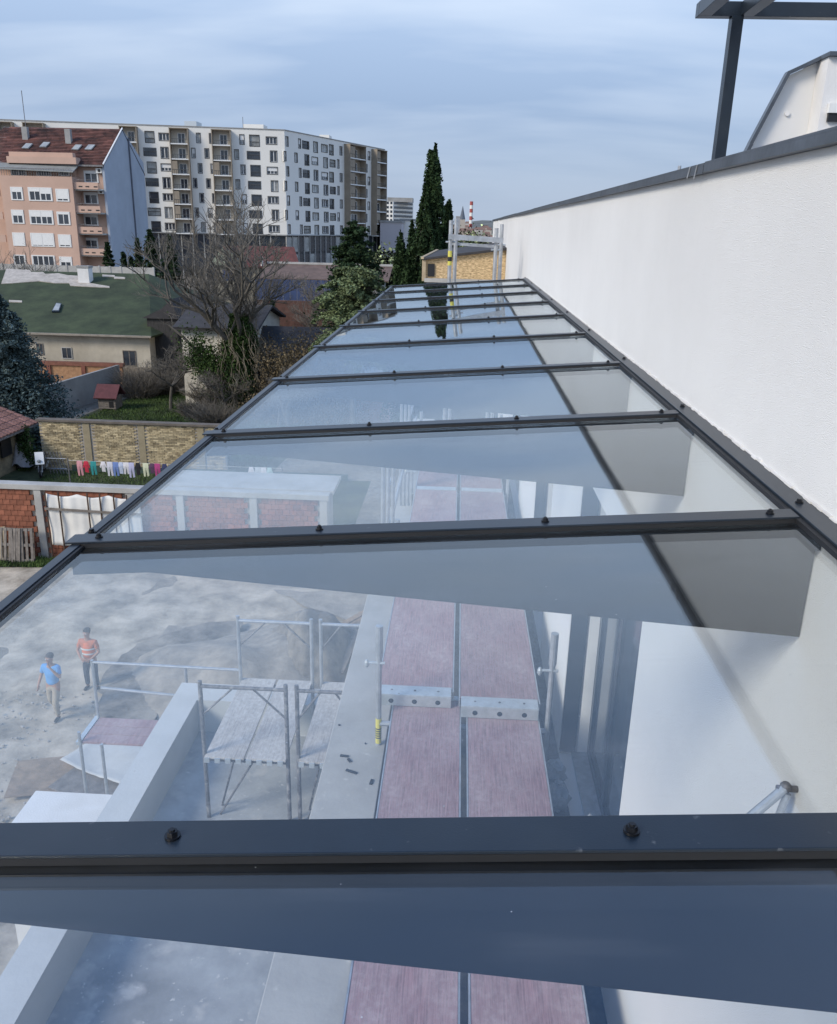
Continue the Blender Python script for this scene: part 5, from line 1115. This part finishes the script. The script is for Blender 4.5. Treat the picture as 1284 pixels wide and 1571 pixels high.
def fac(O, d, length, cols, towers, nm_):
    n = Vector((d.y, -d.x, 0)); ang = math.atan2(d.y, d.x); ROT = Matrix.Rotation(ang, 4, 'Z'); M_ = Matrix.Translation(O) @ ROT
    pitch = 2.97; z0 = ZT-1.05
    holes_ = []; specs = []
    for (xa, xb, par, kind) in cols:
        for k in range(7):
            if par is not None and k % 2 != par: continue
            xm = (xa+xb)/2; ym = 213+22*k; u0 = facade_uz(xa, 260, O, d)[0]; u1 = facade_uz(xb, 260, O, d)[0]
            hh = {'t': 2.35, 'w': 1.6, 'n': 2.05, 's': 1.75, 'D': 2.35, 'Q': 1.7}[kind]; zt_ = z0-k*pitch-(0.0 if kind in 'tDn' else .25)
            holes_.append((u0, u1, zt_-hh, zt_)); specs.append((u0, u1, zt_-hh, zt_, kind))
    us = sorted({0, length, *[a for h in holes_ for a in h[:2]]}); zs = sorted({ZB, ZT, *[a for h in holes_ for a in h[2:]]}); m = MB()
    import bisect
    blocked = set()
    for h in holes_:
        for i_ in range(bisect.bisect_left(us, h[0]), bisect.bisect_left(us, h[1])):
            for j_ in range(bisect.bisect_left(zs, h[2]), bisect.bisect_left(zs, h[3])): blocked.add((i_, j_))
    for i_ in range(len(us)-1):
        for j_ in range(len(zs)-1):
            if (i_, j_) in blocked or us[i_] < -.01 or us[i_+1] > length+.01: continue
            m.add([(us[i_], 0, zs[j_]), (us[i_+1], 0, zs[j_]), (us[i_+1], 0, zs[j_+1]), (us[i_], 0, zs[j_+1])], [(0, 1, 2, 3)])
    for (a, b, c, d2) in holes_:
        D = .35; m.add([(a, 0, c), (b, 0, c), (b, D, c), (a, D, c)], [(0, 1, 2, 3)]); m.add([(a, 0, d2), (b, 0, d2), (b, D, d2), (a, D, d2)], [(3, 2, 1, 0)])
        m.add([(a, 0, c), (a, 0, d2), (a, D, d2), (a, D, c)], [(3, 2, 1, 0)]); m.add([(b, 0, c), (b, 0, d2), (b, D, d2), (b, D, c)], [(0, 1, 2, 3)])
    def put(name, me, par=wbd, local=None):
        o = bpy.data.objects.new(name, me); col.objects.link(o); o.parent = par
        if par is wbd: o.matrix_local = M_ @ (Matrix.Translation(local) if local is not None else Matrix())
        elif local is not None: o.location = local
        return o
    put('wall', m.mesh('wall', m_wht))
    cache = {}
    for (a, b, c, d2, kind) in specs:
        wd = round(b-a, 1); hh = d2-c; key = (wd, kind)
        if key not in cache:
            f = MB(); t = .13; f.box(0, wd, -.05, .10, 0, t); f.box(0, wd, -.05, .10, hh-t, hh); f.box(0, t, -.05, .10, t, hh-t); f.box(wd-t, wd, -.05, .10, t, hh-t)
            pn = MB().box(t, wd-t, .20, .24, t, hh-t); ba = MB()
            if kind in 'wsnt':
                nb = 3 if wd > 2.2 else (2 if wd > 1.0 else 1); sm_ = MB()
                for k in range(nb):
                    q0 = t+(wd-2*t)*k/nb; q1 = t+(wd-2*t)*(k+1)/nb; s = .07
                    sm_.box(q0, q1, .15, .19, t, t+s); sm_.box(q0, q1, .15, .19, hh-t-s, hh-t); sm_.box(q0, q0+s, .15, .19, t+s, hh-t-s); sm_.box(q1-s, q1, .15, .19, t+s, hh-t-s)
                ba = sm_
            else:
                ba.box(t, wd-t, .08, .12, .9, 1.0)
                for k in range(8): x = t+(wd-2*t)*k/7; ba.box(x-.02, x+.02, .09, .11, t, .9)
            cache[key] = (f.mesh('window', m_wfr), {mm.name: pn.mesh('pane', mm) for mm in (m_winglass, m_winglass_l)}, ba.mesh('sash' if kind in 'wsnt' else 'railing', m_white if kind in 'wsnt' else m_wfr),
                          MB().box(t, wd-t, .12, .148, hh*.45, hh-t).mesh('blind', m_white))
        F, Pn, Sa, Bl = cache[key]
        wo = put('window', F, local=Vector((a, 0, c))); gm = m_winglass if (random.random() < .6) else m_winglass_l
        for nm2, me in (('pane', Pn[gm.name]), ('sash' if kind in 'wsnt' else 'railing', Sa)):
            o = bpy.data.objects.new(nm2, me); col.objects.link(o); o.parent = wo
        if kind in 'wsn' and random.random() < .35: o = bpy.data.objects.new('blind', Bl); col.objects.link(o); o.parent = wo
    for (xa, xb) in towers:
        u0 = facade_uz(xa, 260, O, d)[0]; u1 = facade_uz(xb, 260, O, d)[0]; W_ = u1-u0
        tw_ = MB(); D = 1.7; zt_ = ZT-.55
        tw_.box(u0, u0+.15, -D, .0, ZB, zt_); tw_.box(u1-.15, u1, -D, 0, ZB, zt_); tw_.box(u0-.05, u1+.05, -D-.05, 0, zt_+.001, zt_+.15)
        put('balcony_frame', tw_.mesh('balcony_frame', m_beige))
        put('balcony_back', MB().box(u0+.151, u1-.151, -.06, -.002, ZB, zt_).mesh('balcony_back', m_bback if nm_ == 'L' else m_beige))
        sl_m = MB().box(0, W_-.32, -D+.05, -.07, 0, .22).mesh('balcony_slab', m_white)
        rl_ = MB(); rl_.box(0, W_-.32, -D+.02, -D+.05, 1.0, 1.08)
        for k in range(9): x = (W_-.32)*k/8; rl_.box(x-.02, x+.02, -D+.02, -D+.05, .2, 1.0)
        rl_me = rl_.mesh('balcony_railing', m_wfr)
        dr_ = MB(); dr_.box(W_*.35, W_*.75, -.12, -.065, .25, 2.3); dm = dr_.mesh('balcony_door', m_white)
        dg_ = MB(); dg_.box(W_*.38, W_*.54, -.14, -.121, .4, 2.2); dg_.box(W_*.56, W_*.72, -.14, -.121, .4, 2.2); gm_ = dg_.mesh('door_pane', m_winglass)
        scr_ = MB().box(.0, W_*.30, -D+.06, -D+.09, .22, 2.7).mesh('mesh_screen', m_beige)
        for k in range(7):
            z = ZT-.95-pitch*(k+1)+.35
            if z < ZB-.5: continue
            sb = put('balcony_slab', sl_m, local=Vector((u0+.16, 0, z))); 
            for nm2, me in (('balcony_railing', rl_me), ('balcony_door', dm), ('door_pane', gm_), ('mesh_screen', scr_)):
                if nm2 == 'mesh_screen' and random.random() < (.2 if nm_ == 'R' else .55): continue
                o = bpy.data.objects.new(nm2, me); col.objects.link(o); o.parent = sb
    # dark glazed base
    bs = MB(); bs.box(0, length, .3, .5, 0, ZB); put('base_wall', bs.mesh('base_wall', m_base))
    put('base_canopy', MB().box(0, length, -.2, .3, ZB-.25, ZB-.002).mesh('base_canopy', m_grey))
    gl_ = MB(); k = 0.0; ms = MB()
    pane_m = MB().box(0, 2.0, .24, .28, 0, 3.2).mesh('shop_pane', m_winglass); pane_l = MB().box(0, 2.0, .24, .28, 0, 3.2).mesh('shop_pane', m_winglass_l)
    col_m = MB().box(-.12, .12, .05, .29, 0, ZB-.3).mesh('mullion', m_grey)
    while k < length-2.3:
        for zz_ in (ZB-3.7, ZB-7.4):
            if zz_ > 0: put('shop_pane', pane_l if random.random() < .25 else pane_m, local=Vector((k+.2, 0, zz_)))
        put('mullion', col_m, local=Vector((k, 0, 0))); k += 2.4
    # roof edge
    put('roof_edge', MB().box(-.1, length+.1, -.12, .5, ZT+.001, ZT+.18).mesh('roof_edge', m_grey))
colsL = [(225.8, 240.5, 0, 'D'), (222, 242, 1, 'Q'), (246.7, 264, 0, 'w'), (248, 260.5, 1, 't'), (295, 301.5, 1, 'n'), (303.5, 310.5, 0, 'n'), (315, 322, 1, 'n'), (323, 327.5, 0, 'n'), (360.5, 367.5, 1, 'n'), (369, 376.7, 0, 'n'), (384, 399.7, 0, 'D'), (379.5, 400, 1, 'Q'), (409, 426.3, 0, 'w'), (414.6, 426.3, 1, 't')]
colsR = [(439.2, 443.7, 0, 'n'), (435.8, 439.8, 1, 'n'), (458.3, 462.6, 0, 'n'), (452, 457, 1, 'n'), (464.2, 474.8, 0, 'Q'), (467.3, 474.6, 1, 'D'), (481, 488, 0, 't'), (478.2, 488, 1, 's'), (493, 503, 0, 's'), (496, 503, 1, 't'), (505, 512, 0, 'D'), (505.7, 514.6, 1, 'Q'), (521, 525.3, 0, 'n'), (517, 520.5, 1, 'n'), (554, 557.5, 0, 'n'), (560.4, 563.7, 1, 'n'), (564, 567.8, 0, 'n')]
fac(OL, dL, LL, colsL, [(264.7, 293), (328, 357), (190, 216), (46, 77), (2, 30)], 'L')
fac(C0, dR, LR, colsR, [(528, 552.5), (569.5, 585)], 'R')
# body and roof
bk = Vector((-dL.y, dL.x, 0))*18
rfm = MB(); a, b, c = OL, C0, E_; d2 = E_+Vector((-16, 6, 0)); e3 = OL+bk
rfm.add([(p.x, p.y, ZT) for p in (a, b, c, d2, C0+Vector((-16, 18, 0)), e3)], [(0, 1, 2, 3, 4, 5)])
rfm.add([(c.x, c.y, 0), (d2.x, d2.y, 0), (d2.x, d2.y, ZT), (c.x, c.y, ZT)], [(0, 1, 2, 3)])
rfm.build('roof', m_grey, wbd)
for (x0, x1, y0, y1, m, nm_) in ((373, 404, 191, 200, m_wht, 'roof_hut'), (283, 301, 186, 195, m_alu, 'roof_vent'), (490, 505, 207, 214, m_wht, 'roof_hut'), (42, 76, 188, 196, m_wht, 'roof_hut'), (0, 20, 188, 192, m_wht, 'roof_hut')):
    Y = 200 if x0 < 450 else 216; p, q2 = aty(x0, y1, Y), aty(x1, y0, Y); MB().box(p.x, q2.x, Y, Y+4, ZT-.1, q2.z).build(nm_, m, wbd)
p = aty(373, 197, 198); MB().tube((p.x, 198, ZT), (p.x, 198, ZT+3), .06, n=5).build('antenna', m_galv_d, wbd)
# ================================================================== DISTANT TOWN
def office(name, px0, px1, pxm, py_t, py_b, Y, label, rows, m):
    e_ = empty(name, (aty(pxm, 330, Y).x, Y, 0), label=label, cat='building'); a, b, c = aty(px0, py_t, Y), aty(pxm, py_t, Y), aty(px1, py_t+9, Y*1.04); zt_ = a.z
    MB().prism([(a.x, Y, 0), (b.x, Y, 0), (c.x, Y*1.04, 0), (a.x, Y*1.04, 0)][::1], (0, 0, zt_)).build('wall', m, e_)
    d = Vector((c.x-b.x, Y*.04, 0)); ln = d.length; d.normalize(); n = Vector((d.y, -d.x, 0))
    fl = (zt_-aty(px0, py_b, Y).z)/rows
    for r_ in range(rows):
        z = zt_-fl*(r_+1)+.8
        for k in range(3): x = a.x+(b.x-a.x)*(k+.22)/3; MB().box(x, x+(b.x-a.x)/3*.55, Y-.1, Y-.02, z, z+fl*.55).build('window', m_winglass, e_)
        p = b+d*1; q2 = b+d*(ln-1); p.z = q2.z = z+fl*.28; MB().beam(p+n*.1, q2+n*.1, .3, fl*.5).build('ribbon_window', m_winglass, e_)
    MB().prism([(a.x+2, Y+2, zt_+.01), (b.x+9, Y+3, zt_+.01), (b.x+9, Y+12, zt_+.01), (a.x+2, Y+12, zt_+.01)], (0, 0, 1.9)).build('penthouse', m_grey, e_)
    return e_
office('office_block', 587, 634, 603, 309, 342, 420, 'white office block with ribbon windows far behind the apartment block', 5, m_wht)
def blk(name, x0, x1, y0, y1, Y, m, label, cat='building', d=12):
    a, b = aty(x0, y1, Y), aty(x1, y0, Y); e_ = empty(name, (a.x, Y, 0), label=label, cat=cat); MB().box(a.x, b.x, Y, Y+d, 0, b.z).build('wall', m, e_)
    MB().box(a.x-.2, b.x+.2, Y-.2, Y+d+.2, b.z+.001, b.z+.5).build('roof', m_grey, e_); return e_
blk('warehouse', 583, 616, 342, 380, 230, mat('pale mauve cladding', (.42, .40, .42), .8, 0, .05, .2), 'windowless pale grey warehouse left of the cypress')
blk('warehouse', 614, 636, 339, 370, 240, m_wht, 'white warehouse just left of the cypress')
# hill with houses
def hills():
    n = 90; v = []; f = []
    for i_ in range(n+1):
        x = -900+2100*i_/n; h = 9+10*math.exp(-((x-90)/240)**2)+4*math.sin(x*.011)+2*math.sin(x*.05)
        for k, (y, s) in enumerate(((850, 0), (1000, .55), (1250, 1), (1600, 1.2))): v.append((x, y+30*math.sin(x*.01), s*h*.95 if k else -1))
    for i_ in range(n):
        for k in range(3): a = i_*4+k; f.append((a, a+4, a+5, a+1))
    MB().add(v, f).build('hill', mat('far wooded hill', (.085, .095, .085), .95, 0, .35, .03, c2=(.13, .13, .115)), kind='structure', smooth=True)
hills()
rn = random.Random(12); hm = [mat('far wall %d' % k, c, .9, 0, .05, .1) for k, c in enumerate(((.42, .38, .33), (.36, .30, .26), (.46, .43, .40)))]; hr = mat('far roof', (.20, .12, .09), .9, 0, .15, .1)
for k in range(60):
    Y = rn.uniform(520, 1000); px = rn.uniform(640, 790); b_ = aty(px, 362-(Y-520)/480*16+rn.uniform(-2, 3), Y); ww, hh = rn.uniform(3.5, 7.5), rn.uniform(3, 6); zb = max(0, b_.z-4)
    e_ = empty('distant_house', (b_.x, Y, zb), label='tiny pale house with red roof in the far town beyond the scaffold', cat='house', group='tiny houses of the far town')
    MB().box(b_.x-ww/2, b_.x+ww/2, Y, Y+8, 0, zb+hh).build('wall', rn.choice(hm), e_)
    MB().prism([(b_.x-ww/2-.3, Y-.3, zb+hh+.01), (b_.x+ww/2+.3, Y-.3, zb+hh+.01), (b_.x+ww/2-.5, Y+4, zb+hh+1.8), (b_.x-ww/2+.5, Y+4, zb+hh+1.8)], (0, .5, 0)).build('roof', hr, e_)
# church spire, chimney, tower block
sp_ = aty(709, 345, 700); tpz = aty(709, 316, 700).z
ce = empty('church', (sp_.x, 700, 0), label='thin grey church spire on the skyline', cat='church'); MB().box(sp_.x-2.2, sp_.x+2.2, 698, 702, 0, sp_.z+4).build('tower', hm[0], ce); MB().tube((sp_.x, 700, sp_.z+4), (sp_.x, 700, tpz), 2.3, .1, 8).build('spire', mat('slate spire', (.10, .12, .15), .8, 0, .1, 1), ce)
q_ = aty(704, 333, 620); blk('tower_block', 699, 706, 333, 350, 640, mat('far grey block', (.30, .31, .33), .9, 0, .05, .1), 'grey tower block beside the church spire')
cb = aty(722, 345, 900); ct = aty(722, 309, 900).z
cm = empty('striped_chimney', (cb.x, 900, 0), label='tall red and white striped chimney on the skyline', cat='chimney')
zs = cb.z-20; nS_ = 12
MB().tube((cb.x, 900, 0), (cb.x, 900, zs), 2.0, 1.9, 10).build('shaft', hm[2], cm)
for k in range(nS_): a = zs+(ct-zs)*k/nS_; b = zs+(ct-zs)*(k+1)/nS_; MB().tube((cb.x, 900, a), (cb.x, 900, b-.01), 1.7, 1.6, 10).build('band', mat('red band', (.35, .08, .07), .8) if k % 2 else m_wht, cm)
# hedge of far trees
def blob_trees(k0, specs):
    for k, (px, py, Y, r, lb) in enumerate(specs):
        q_ = aty(px, py+1, Y); e_ = shrub('distant_tree', (q_.x, Y, 0), r*.9, r*.9, q_.z*.93, 9000, .2, leaf_mat('far olive foliage', (.022, .028, .014), (.040, .046, .024)), lb, 'tree', 'olive trees between the canopy end and the far town'); 
blob_trees(0, [(705, 366, 130, 5, 'olive tree nearest the cypress in the far green belt'), (722, 362, 150, 5, 'olive tree between spire and chimney in the far green belt'), (738, 360, 140, 5, 'olive tree above the timber hut roof'), (752, 362, 130, 5, 'olive tree beside the end of the white wall'), (640, 372, 120, 4, 'olive tree left of the tall cypress'), (600, 388, 110, 4, 'dark tree below the warehouse'), (590, 395, 100, 4, 'dark tree above the pale cedar'), (690, 372, 110, 4, 'olive tree behind the scaffold post')])
q_ = aty(775, 322, 160); 
# ================================================================== OSB HUT AND SCAFFOLD BEYOND THE CANOPY
Yo = 21.
hut = empty('timber_hut', (0, Yo, 8), label='unfinished dormer clad in strand board with dark sloping roof beyond the canopy', cat='dormer')
P0, P1, P2, P3 = aty(652, 399, Yo), aty(652, 431, Yo), aty(770, 436, Yo), aty(770, 384, Yo)
P1 = Vector((P0.x, Yo, P1.z)); xr_ = 1.04
zr1 = P3.z
MB().prism([(P0.x, Yo, P1.z), (xr_, Yo, P1.z-.1), (xr_, Yo, zr1), (P0.x, Yo, P0.z)], (0, 3, 0)).build('board_wall', m_osb, hut)
A1 = aty(672, 383, Yo+3)
MB().hexa([(P0.x-.05, Yo-.1, P0.z+.004), (xr_, Yo-.1, zr1+.004), (xr_, Yo+3.2, zr1+.10), (P0.x+.2, Yo+3.2, P0.z+.02), (P0.x-.05, Yo-.1, P0.z+.05), (xr_, Yo-.1, zr1+.06), (xr_, Yo+3.2, aty(765, 371, Yo+3.2).z), (P0.x+.2, Yo+3.2, aty(672, 384, Yo+3.2).z)]).build('roof', m_darkroof, hut)
MB().beam((P0.x-.06, Yo-.1, P0.z+.05), (P0.x+.2, Yo+3.2, aty(672, 384, Yo+3.2).z), .07, .05).build('fascia', m_palew, hut)
MB().beam((P0.x-.02, Yo-.03, P0.z), (P0.x-.02, Yo-.03, P1.z), .09, .05).build('corner_post', m_palew, hut)
d0, d1 = aty(656, 424, Yo-.02), aty(667, 405, Yo-.02); MB().box(d0.x, d1.x, Yo-.03, Yo-.004, d0.z, d1.z).build('opening', m_dark, hut)
MB().box(P0.x, xr_, Yo-.15, Yo-.004, P1.z-.02, P1.z+.07).build('sill_board', m_conc, hut)
MB().box(P0.x, xr_, Yo-.2, Yo+3, 7, P1.z-.12).build('lower_wall', m_web, hut)
es = empty('end_scaffold', (0, 15, 7.2), label='galvanised scaffold frame with yellow stickers at the far canopy end', cat='scaffold')
for (px, py, Y) in ((690, 338, 15.0), (698, 336, 15.6), (761, 350, 15.0), (769, 344, 15.6)):
    t = aty(px+2, py, Y); b = aty(px-1 if px < 720 else px-4, 432, Y); x = (t.x+b.x)/2
    MB().tube((x, Y, 7.2), (x, Y, t.z), .034, n=10).build('standard', m_galv, es)
    if px < 720:
        z = aty(px, 396, Y).z; so2 = None if Y > 15.1 else MB().tube((x, Y, z-.12), (x, Y, z+.12), .036, n=10).build('sticker', m_yel, es)
        if so2: MB().tube((x, Y, z-.05), (x, Y, z+.02), .037, n=10).build('print', m_blk, so2)
    c = MB(); c.tube((x-.08, Y, t.z-.35), (x+.08, Y, t.z-.35), .016, n=6); c.build('coupler', m_alu, es)
a, b = aty(688, 363, 15), aty(772, 369, 15); MB().beam((a.x, 14.95, a.z), (b.x, 14.95, a.z-.04), .05, .085).build('ledger', m_galv, es)
MB().beam((a.x, 15.65, a.z-.12), (b.x, 15.65, a.z-.16), .05, .05).build('ledger', m_galv, es)
# ================================================================== PEOPLE
m_skin = mat('skin', (.36, .20, .14), .6, 0, .08, 9)
def skin_obj(name, chains, m, parent, sub=2):
    """chains: list of lists of (point, (rx, ry)); first vertex of each chain may join an existing named point"""
    verts = []; edges = []; rad = []; keys = {}; roots = []
    for ch in chains:
        prev = None
        for k, it in enumerate(ch):
            key = tuple(round(c, 4) for c in it[0])
            if key in keys: i_ = keys[key]
            else:
                i_ = len(verts); verts.append(it[0]); rad.append(it[1]); keys[key] = i_
                if prev is None: roots.append(i_)
            if prev is not None and prev != i_ and (prev, i_) not in edges: edges.append((prev, i_))
            prev = i_
    me = bpy.data.meshes.new(name); me.from_pydata(verts, edges, []); me.materials.append(m)
    o = bpy.data.objects.new(name, me); col.objects.link(o); o.parent = parent
    md = o.modifiers.new('skin', 'SKIN'); md.use_smooth_shade = True
    sv = me.skin_vertices[0].data
    for i_, r_ in enumerate(rad):
        sv[i_].radius = r_ if isinstance(r_, tuple) else (r_, r_); sv[i_].use_root = i_ in roots
    s = o.modifiers.new('sub', 'SUBSURF'); s.levels = s.render_levels = sub; return o
def hand(w0, d, side, curl=.5):
    """wrist point, direction, palm side vector -> palm chain + five finger chains"""
    w0 = Vector(w0); d = Vector(d).normalized(); sdv = Vector(side).normalized(); nrm_ = d.cross(sdv).normalized(); ch = []
    pm = w0+d*.05; pe = w0+d*.09; ch.append([(tuple(w0), (.026, .024)), (tuple(pm), (.036, .018)), (tuple(pe), (.034, .015))])
    for k, (o_, l) in enumerate(((-.030, .062), (-.010, .074), (.010, .070), (.029, .055))):
        b0 = pe+sdv*o_-d*.012+nrm_*.0005*k; b1 = b0+d*l*.5+nrm_*curl*.01; b2 = b1+d*l*.4+nrm_*curl*.03; b3 = b2+d*l*.25*(1-curl)+nrm_*l*.35*curl
        ch.append([(tuple(b0), (.0095,)*2), (tuple(b1), (.009,)*2), (tuple(b2), (.0085,)*2), (tuple(b3), (.007,)*2)])
    t0 = w0+d*.03-sdv*.022; t1 = t0+(d*.6-sdv*.8).normalized()*.04; t2 = t1+(d*.9-sdv*.3+nrm_*.2).normalized()*.035
    ch.append([(tuple(t0), (.013,)*2), (tuple(t1), (.011,)*2), (tuple(t2), (.009,)*2)]); return ch
def person(loc, rz, label, top_c, top_m, leg_m, hair_m, pose, vest=None, sleeve='short'):
    e_ = empty('person', loc, rz, label=label, cat='person'); H = pose
    hip = (0, 0, .93); ch_ = (0, .0, 1.18); nk = (0, 0, 1.46); hd = (0, .02, 1.56)
    body = [[(hip, (.155, .11)), ((0, 0, 1.05), (.145, .10)), ((0, 0, 1.22), (.165, .115)), ((0, 0, 1.37), (.14, .095)), ((0, .005, 1.455), (.058, .058)), ((0, .01, 1.52), (.060, .062)), ((0, .02, 1.60), (.074, .092)), ((0, .015, 1.69), (.072, .088)), ((0, .01, 1.745), (.045, .055))]]
    arms = []; legs = []
    for s, key in ((-1, 'L'), (1, 'R')):
        sh0 = (s*.185, 0, 1.385); el, wr, hdv, pside = H['arm'+key]
        arms.append([((0, 0, 1.37), (.14, .095)), (sh0, (.058, .060)), (tuple((Vector(sh0)+Vector(el))/2), (.048, .048)), (el, (.040, .040)), (tuple((Vector(el)*.6+Vector(wr)*.4)), (.038, .038)), (wr, (.026, .024))])
        kn, an, toe = H['leg'+key]; h0 = (s*.095, 0, .88)
        legs.append([(hip, (.155, .11)), (h0, (.098, .10)), (tuple(Vector(h0)*.5+Vector(kn)*.5), (.083, .085)), (kn, (.058, .060)), (tuple(Vector(kn)*.6+Vector(an)*.4), (.056, .058)), (an, (.038, .042))])
    skin_obj('body', body+arms+legs+hand(*H['armL'][1:4] if False else (H['armL'][1], H['armL'][2], H['armL'][3]))+hand(H['armR'][1], H['armR'][2], H['armR'][3]), m_skin, e_)
    # shirt
    k = 1.10; torso = [[((0, 0, .90), (.172, .128)), ((0, 0, 1.05), (.168, .125)), ((0, 0, 1.22), (.182, .130)), ((0, 0, 1.37), (.158, .110)), ((0, .003, 1.44), (.078, .072))]]
    for s, key in ((-1, 'L'), (1, 'R')):
        sh0 = Vector((s*.188, 0, 1.385)); el = Vector(H['arm'+key][0]); wr = Vector(H['arm'+key][1]); a = [((0, 0, 1.37), (.158, .110)), (tuple(sh0), (.076, .078)), (tuple(sh0*.5+el*.5), (.064, .064))]
        if sleeve == 'long': a += [(tuple(el), (.052, .052)), (tuple(el*.5+wr*.5), (.047, .047)), (tuple(el*.12+wr*.88), (.036, .036))]
        else: a += [(tuple(sh0*.28+el*.72), (.064, .062))]
        torso.append(a)
    skin_obj('shirt', torso, top_m, e_)
    tr_ = []; hp = ((0, 0, .97), (.160, .122)); 
    for s, key in ((-1, 'L'), (1, 'R')):
        kn, an, toe = H['leg'+key]; h0 = (s*.098, 0, .86); tr_.append([hp, ((0, 0, .90), (.168, .125)), (h0, (.112, .115)), (tuple(Vector(h0)*.5+Vector(kn)*.5), (.096, .098)), (kn, (.074, .078)), (tuple(Vector(kn)*.5+Vector(an)*.5), (.068, .070)), (tuple(Vector(an)+Vector((0, 0, .03))), (.058, .060))])
    skin_obj('trousers', tr_, leg_m, e_)
    for s, key in ((-1, 'L'), (1, 'R')):
        kn, an, toe = H['leg'+key]; an = Vector(an); toe = Vector(toe); skin_obj('shoe', [[(tuple(an+(an-toe).normalized()*.05+Vector((0, 0, -.03))), (.042, .040)), (tuple(an*.5+toe*.5), (.048, .042)), (tuple(toe), (.042, .030))]], m_blk, e_)
    # hair, face
    h = MB(); h.ball((0, -.012, 1.685), .105, 14, 8, (.86, 1.02, .80)); h.v = [v if v[2] > 1.63+.35*max(0, v[1]) else (v[0]*.85, min(v[1], -.02)*.95, 1.60) for v in h.v]; tagobj('hair', h.mesh('hair', hair_m), e_)
    for s in (-1, 1):
        a = MB().ball((s*.031, .103, 1.645), .0125, 8, 5); tagobj('eye', a.mesh('eye', m_white), e_); a = MB().ball((s*.088, .015, 1.62), .024, 8, 5, (.4, .7, 1.2)); tagobj('ear', a.mesh('ear', m_skin), e_)
    a = MB().add([(-.014, .10, 1.60), (.014, .10, 1.60), (0, .105, 1.645), (0, .135, 1.607)], [(0, 1, 3), (1, 2, 3), (2, 0, 3)]); tagobj('nose', a.mesh('nose', m_skin), e_)
    a = MB().box(-.024, .024, .095, .108, 1.565, 1.572); tagobj('mouth', a.mesh('mouth', mat('lips', (.25, .09, .08), .6)), e_)
    if vest:
        vt = []
        vt = [[((0, 0, .96), (.182, .142)), ((0, 0, 1.08), (.178, .140)), ((0, 0, 1.22), (.192, .142)), ((0, 0, 1.35), (.172, .124)), ((0, 0, 1.41), (.12, .10))]]
        vo = skin_obj('safety_vest', vt, vest, e_)
        for z, r in ((1.06, .185), (1.20, .20)):
            st = MB(); nq = 20
            for i_ in range(nq):
                a0, a1 = 2*math.pi*i_/nq, 2*math.pi*(i_+1)/nq; f = lambda a, zz_: (math.cos(a)*r*.98, math.sin(a)*r*.76, zz_); st.add([f(a0, z), f(a1, z), f(a1, z+.045), f(a0, z+.045)], [(0, 1, 2, 3)])
            o = bpy.data.objects.new('reflective_band', st.mesh('reflective_band', mat('reflective tape', (.6, .62, .60), .4))); col.objects.link(o); o.parent = e_
    return e_
p1 = atz(88, 1099, .12)
pose1 = dict(armL=((-.28, .05, 1.12), (-.22, .20, 1.03), (.1, .6, -.3), (1, 0, 0)), armR=((.27, .10, 1.16), (.12, .20, 1.50), (-.3, -.1, .9), (0, 1, 0)),
             legL=((-.11, .16, .50), (-.11, .10, .09), (-.11, .27, .035)), legR=((.10, .02, .49), (.10, -.22, .13), (.10, -.08, .03)))
pose1 = dict(armR=((.30, -.02, 1.12), (.33, .10, .90), (0, .25, -1), (0, 1, 0)), armL=((-.30, .12, 1.20), (-.13, .22, 1.50), (.4, -.15, .85), (0, 1, 0)),
             legL=((-.11, .16, .50), (-.11, .10, .09), (-.11, .27, .035)), legR=((.10, .02, .49), (.10, -.22, .13), (.10, -.08, .03)))
person((p1.x, p1.y, .10), R(172), 'man in light blue t-shirt and beige trousers walking with one hand raised to his face', None, mat('light blue cotton', (.10, .30, .62), .9, 0, .1, 9), mat('beige trousers', (.34, .29, .22), .9, 0, .12, 9), mat('grey brown hair', (.05, .04, .035), .8), pose1)
vf = aty(143, 1040, 20.0); p2 = atz(143, 1056, .12)
pose2 = dict(armL=((-.29, .03, 1.13), (-.13, .20, .98), (.8, .35, -.2), (0, 0, 1)), armR=((.29, .03, 1.13), (.13, .20, 1.00), (-.8, .35, -.25), (0, 0, 1)),
             legL=((-.12, .03, .50), (-.13, 0, .09), (-.15, .16, .035)), legR=((.12, .03, .50), (.13, 0, .09), (.16, .16, .035)))
person((p2.x, p2.y, .10), R(176), 'man in orange top and dark trousers standing on the dirt behind the man in blue', None, mat('dull orange cotton', (.46, .15, .075), .9, 0, .1, 9), mat('dark work trousers', (.035, .042, .06), .9, 0, .1, 9), mat('dark hair', (.02, .016, .014), .8), pose2, vest=mat('orange vest cloth', (.62, .17, .07), .8, 0, .08, 9))
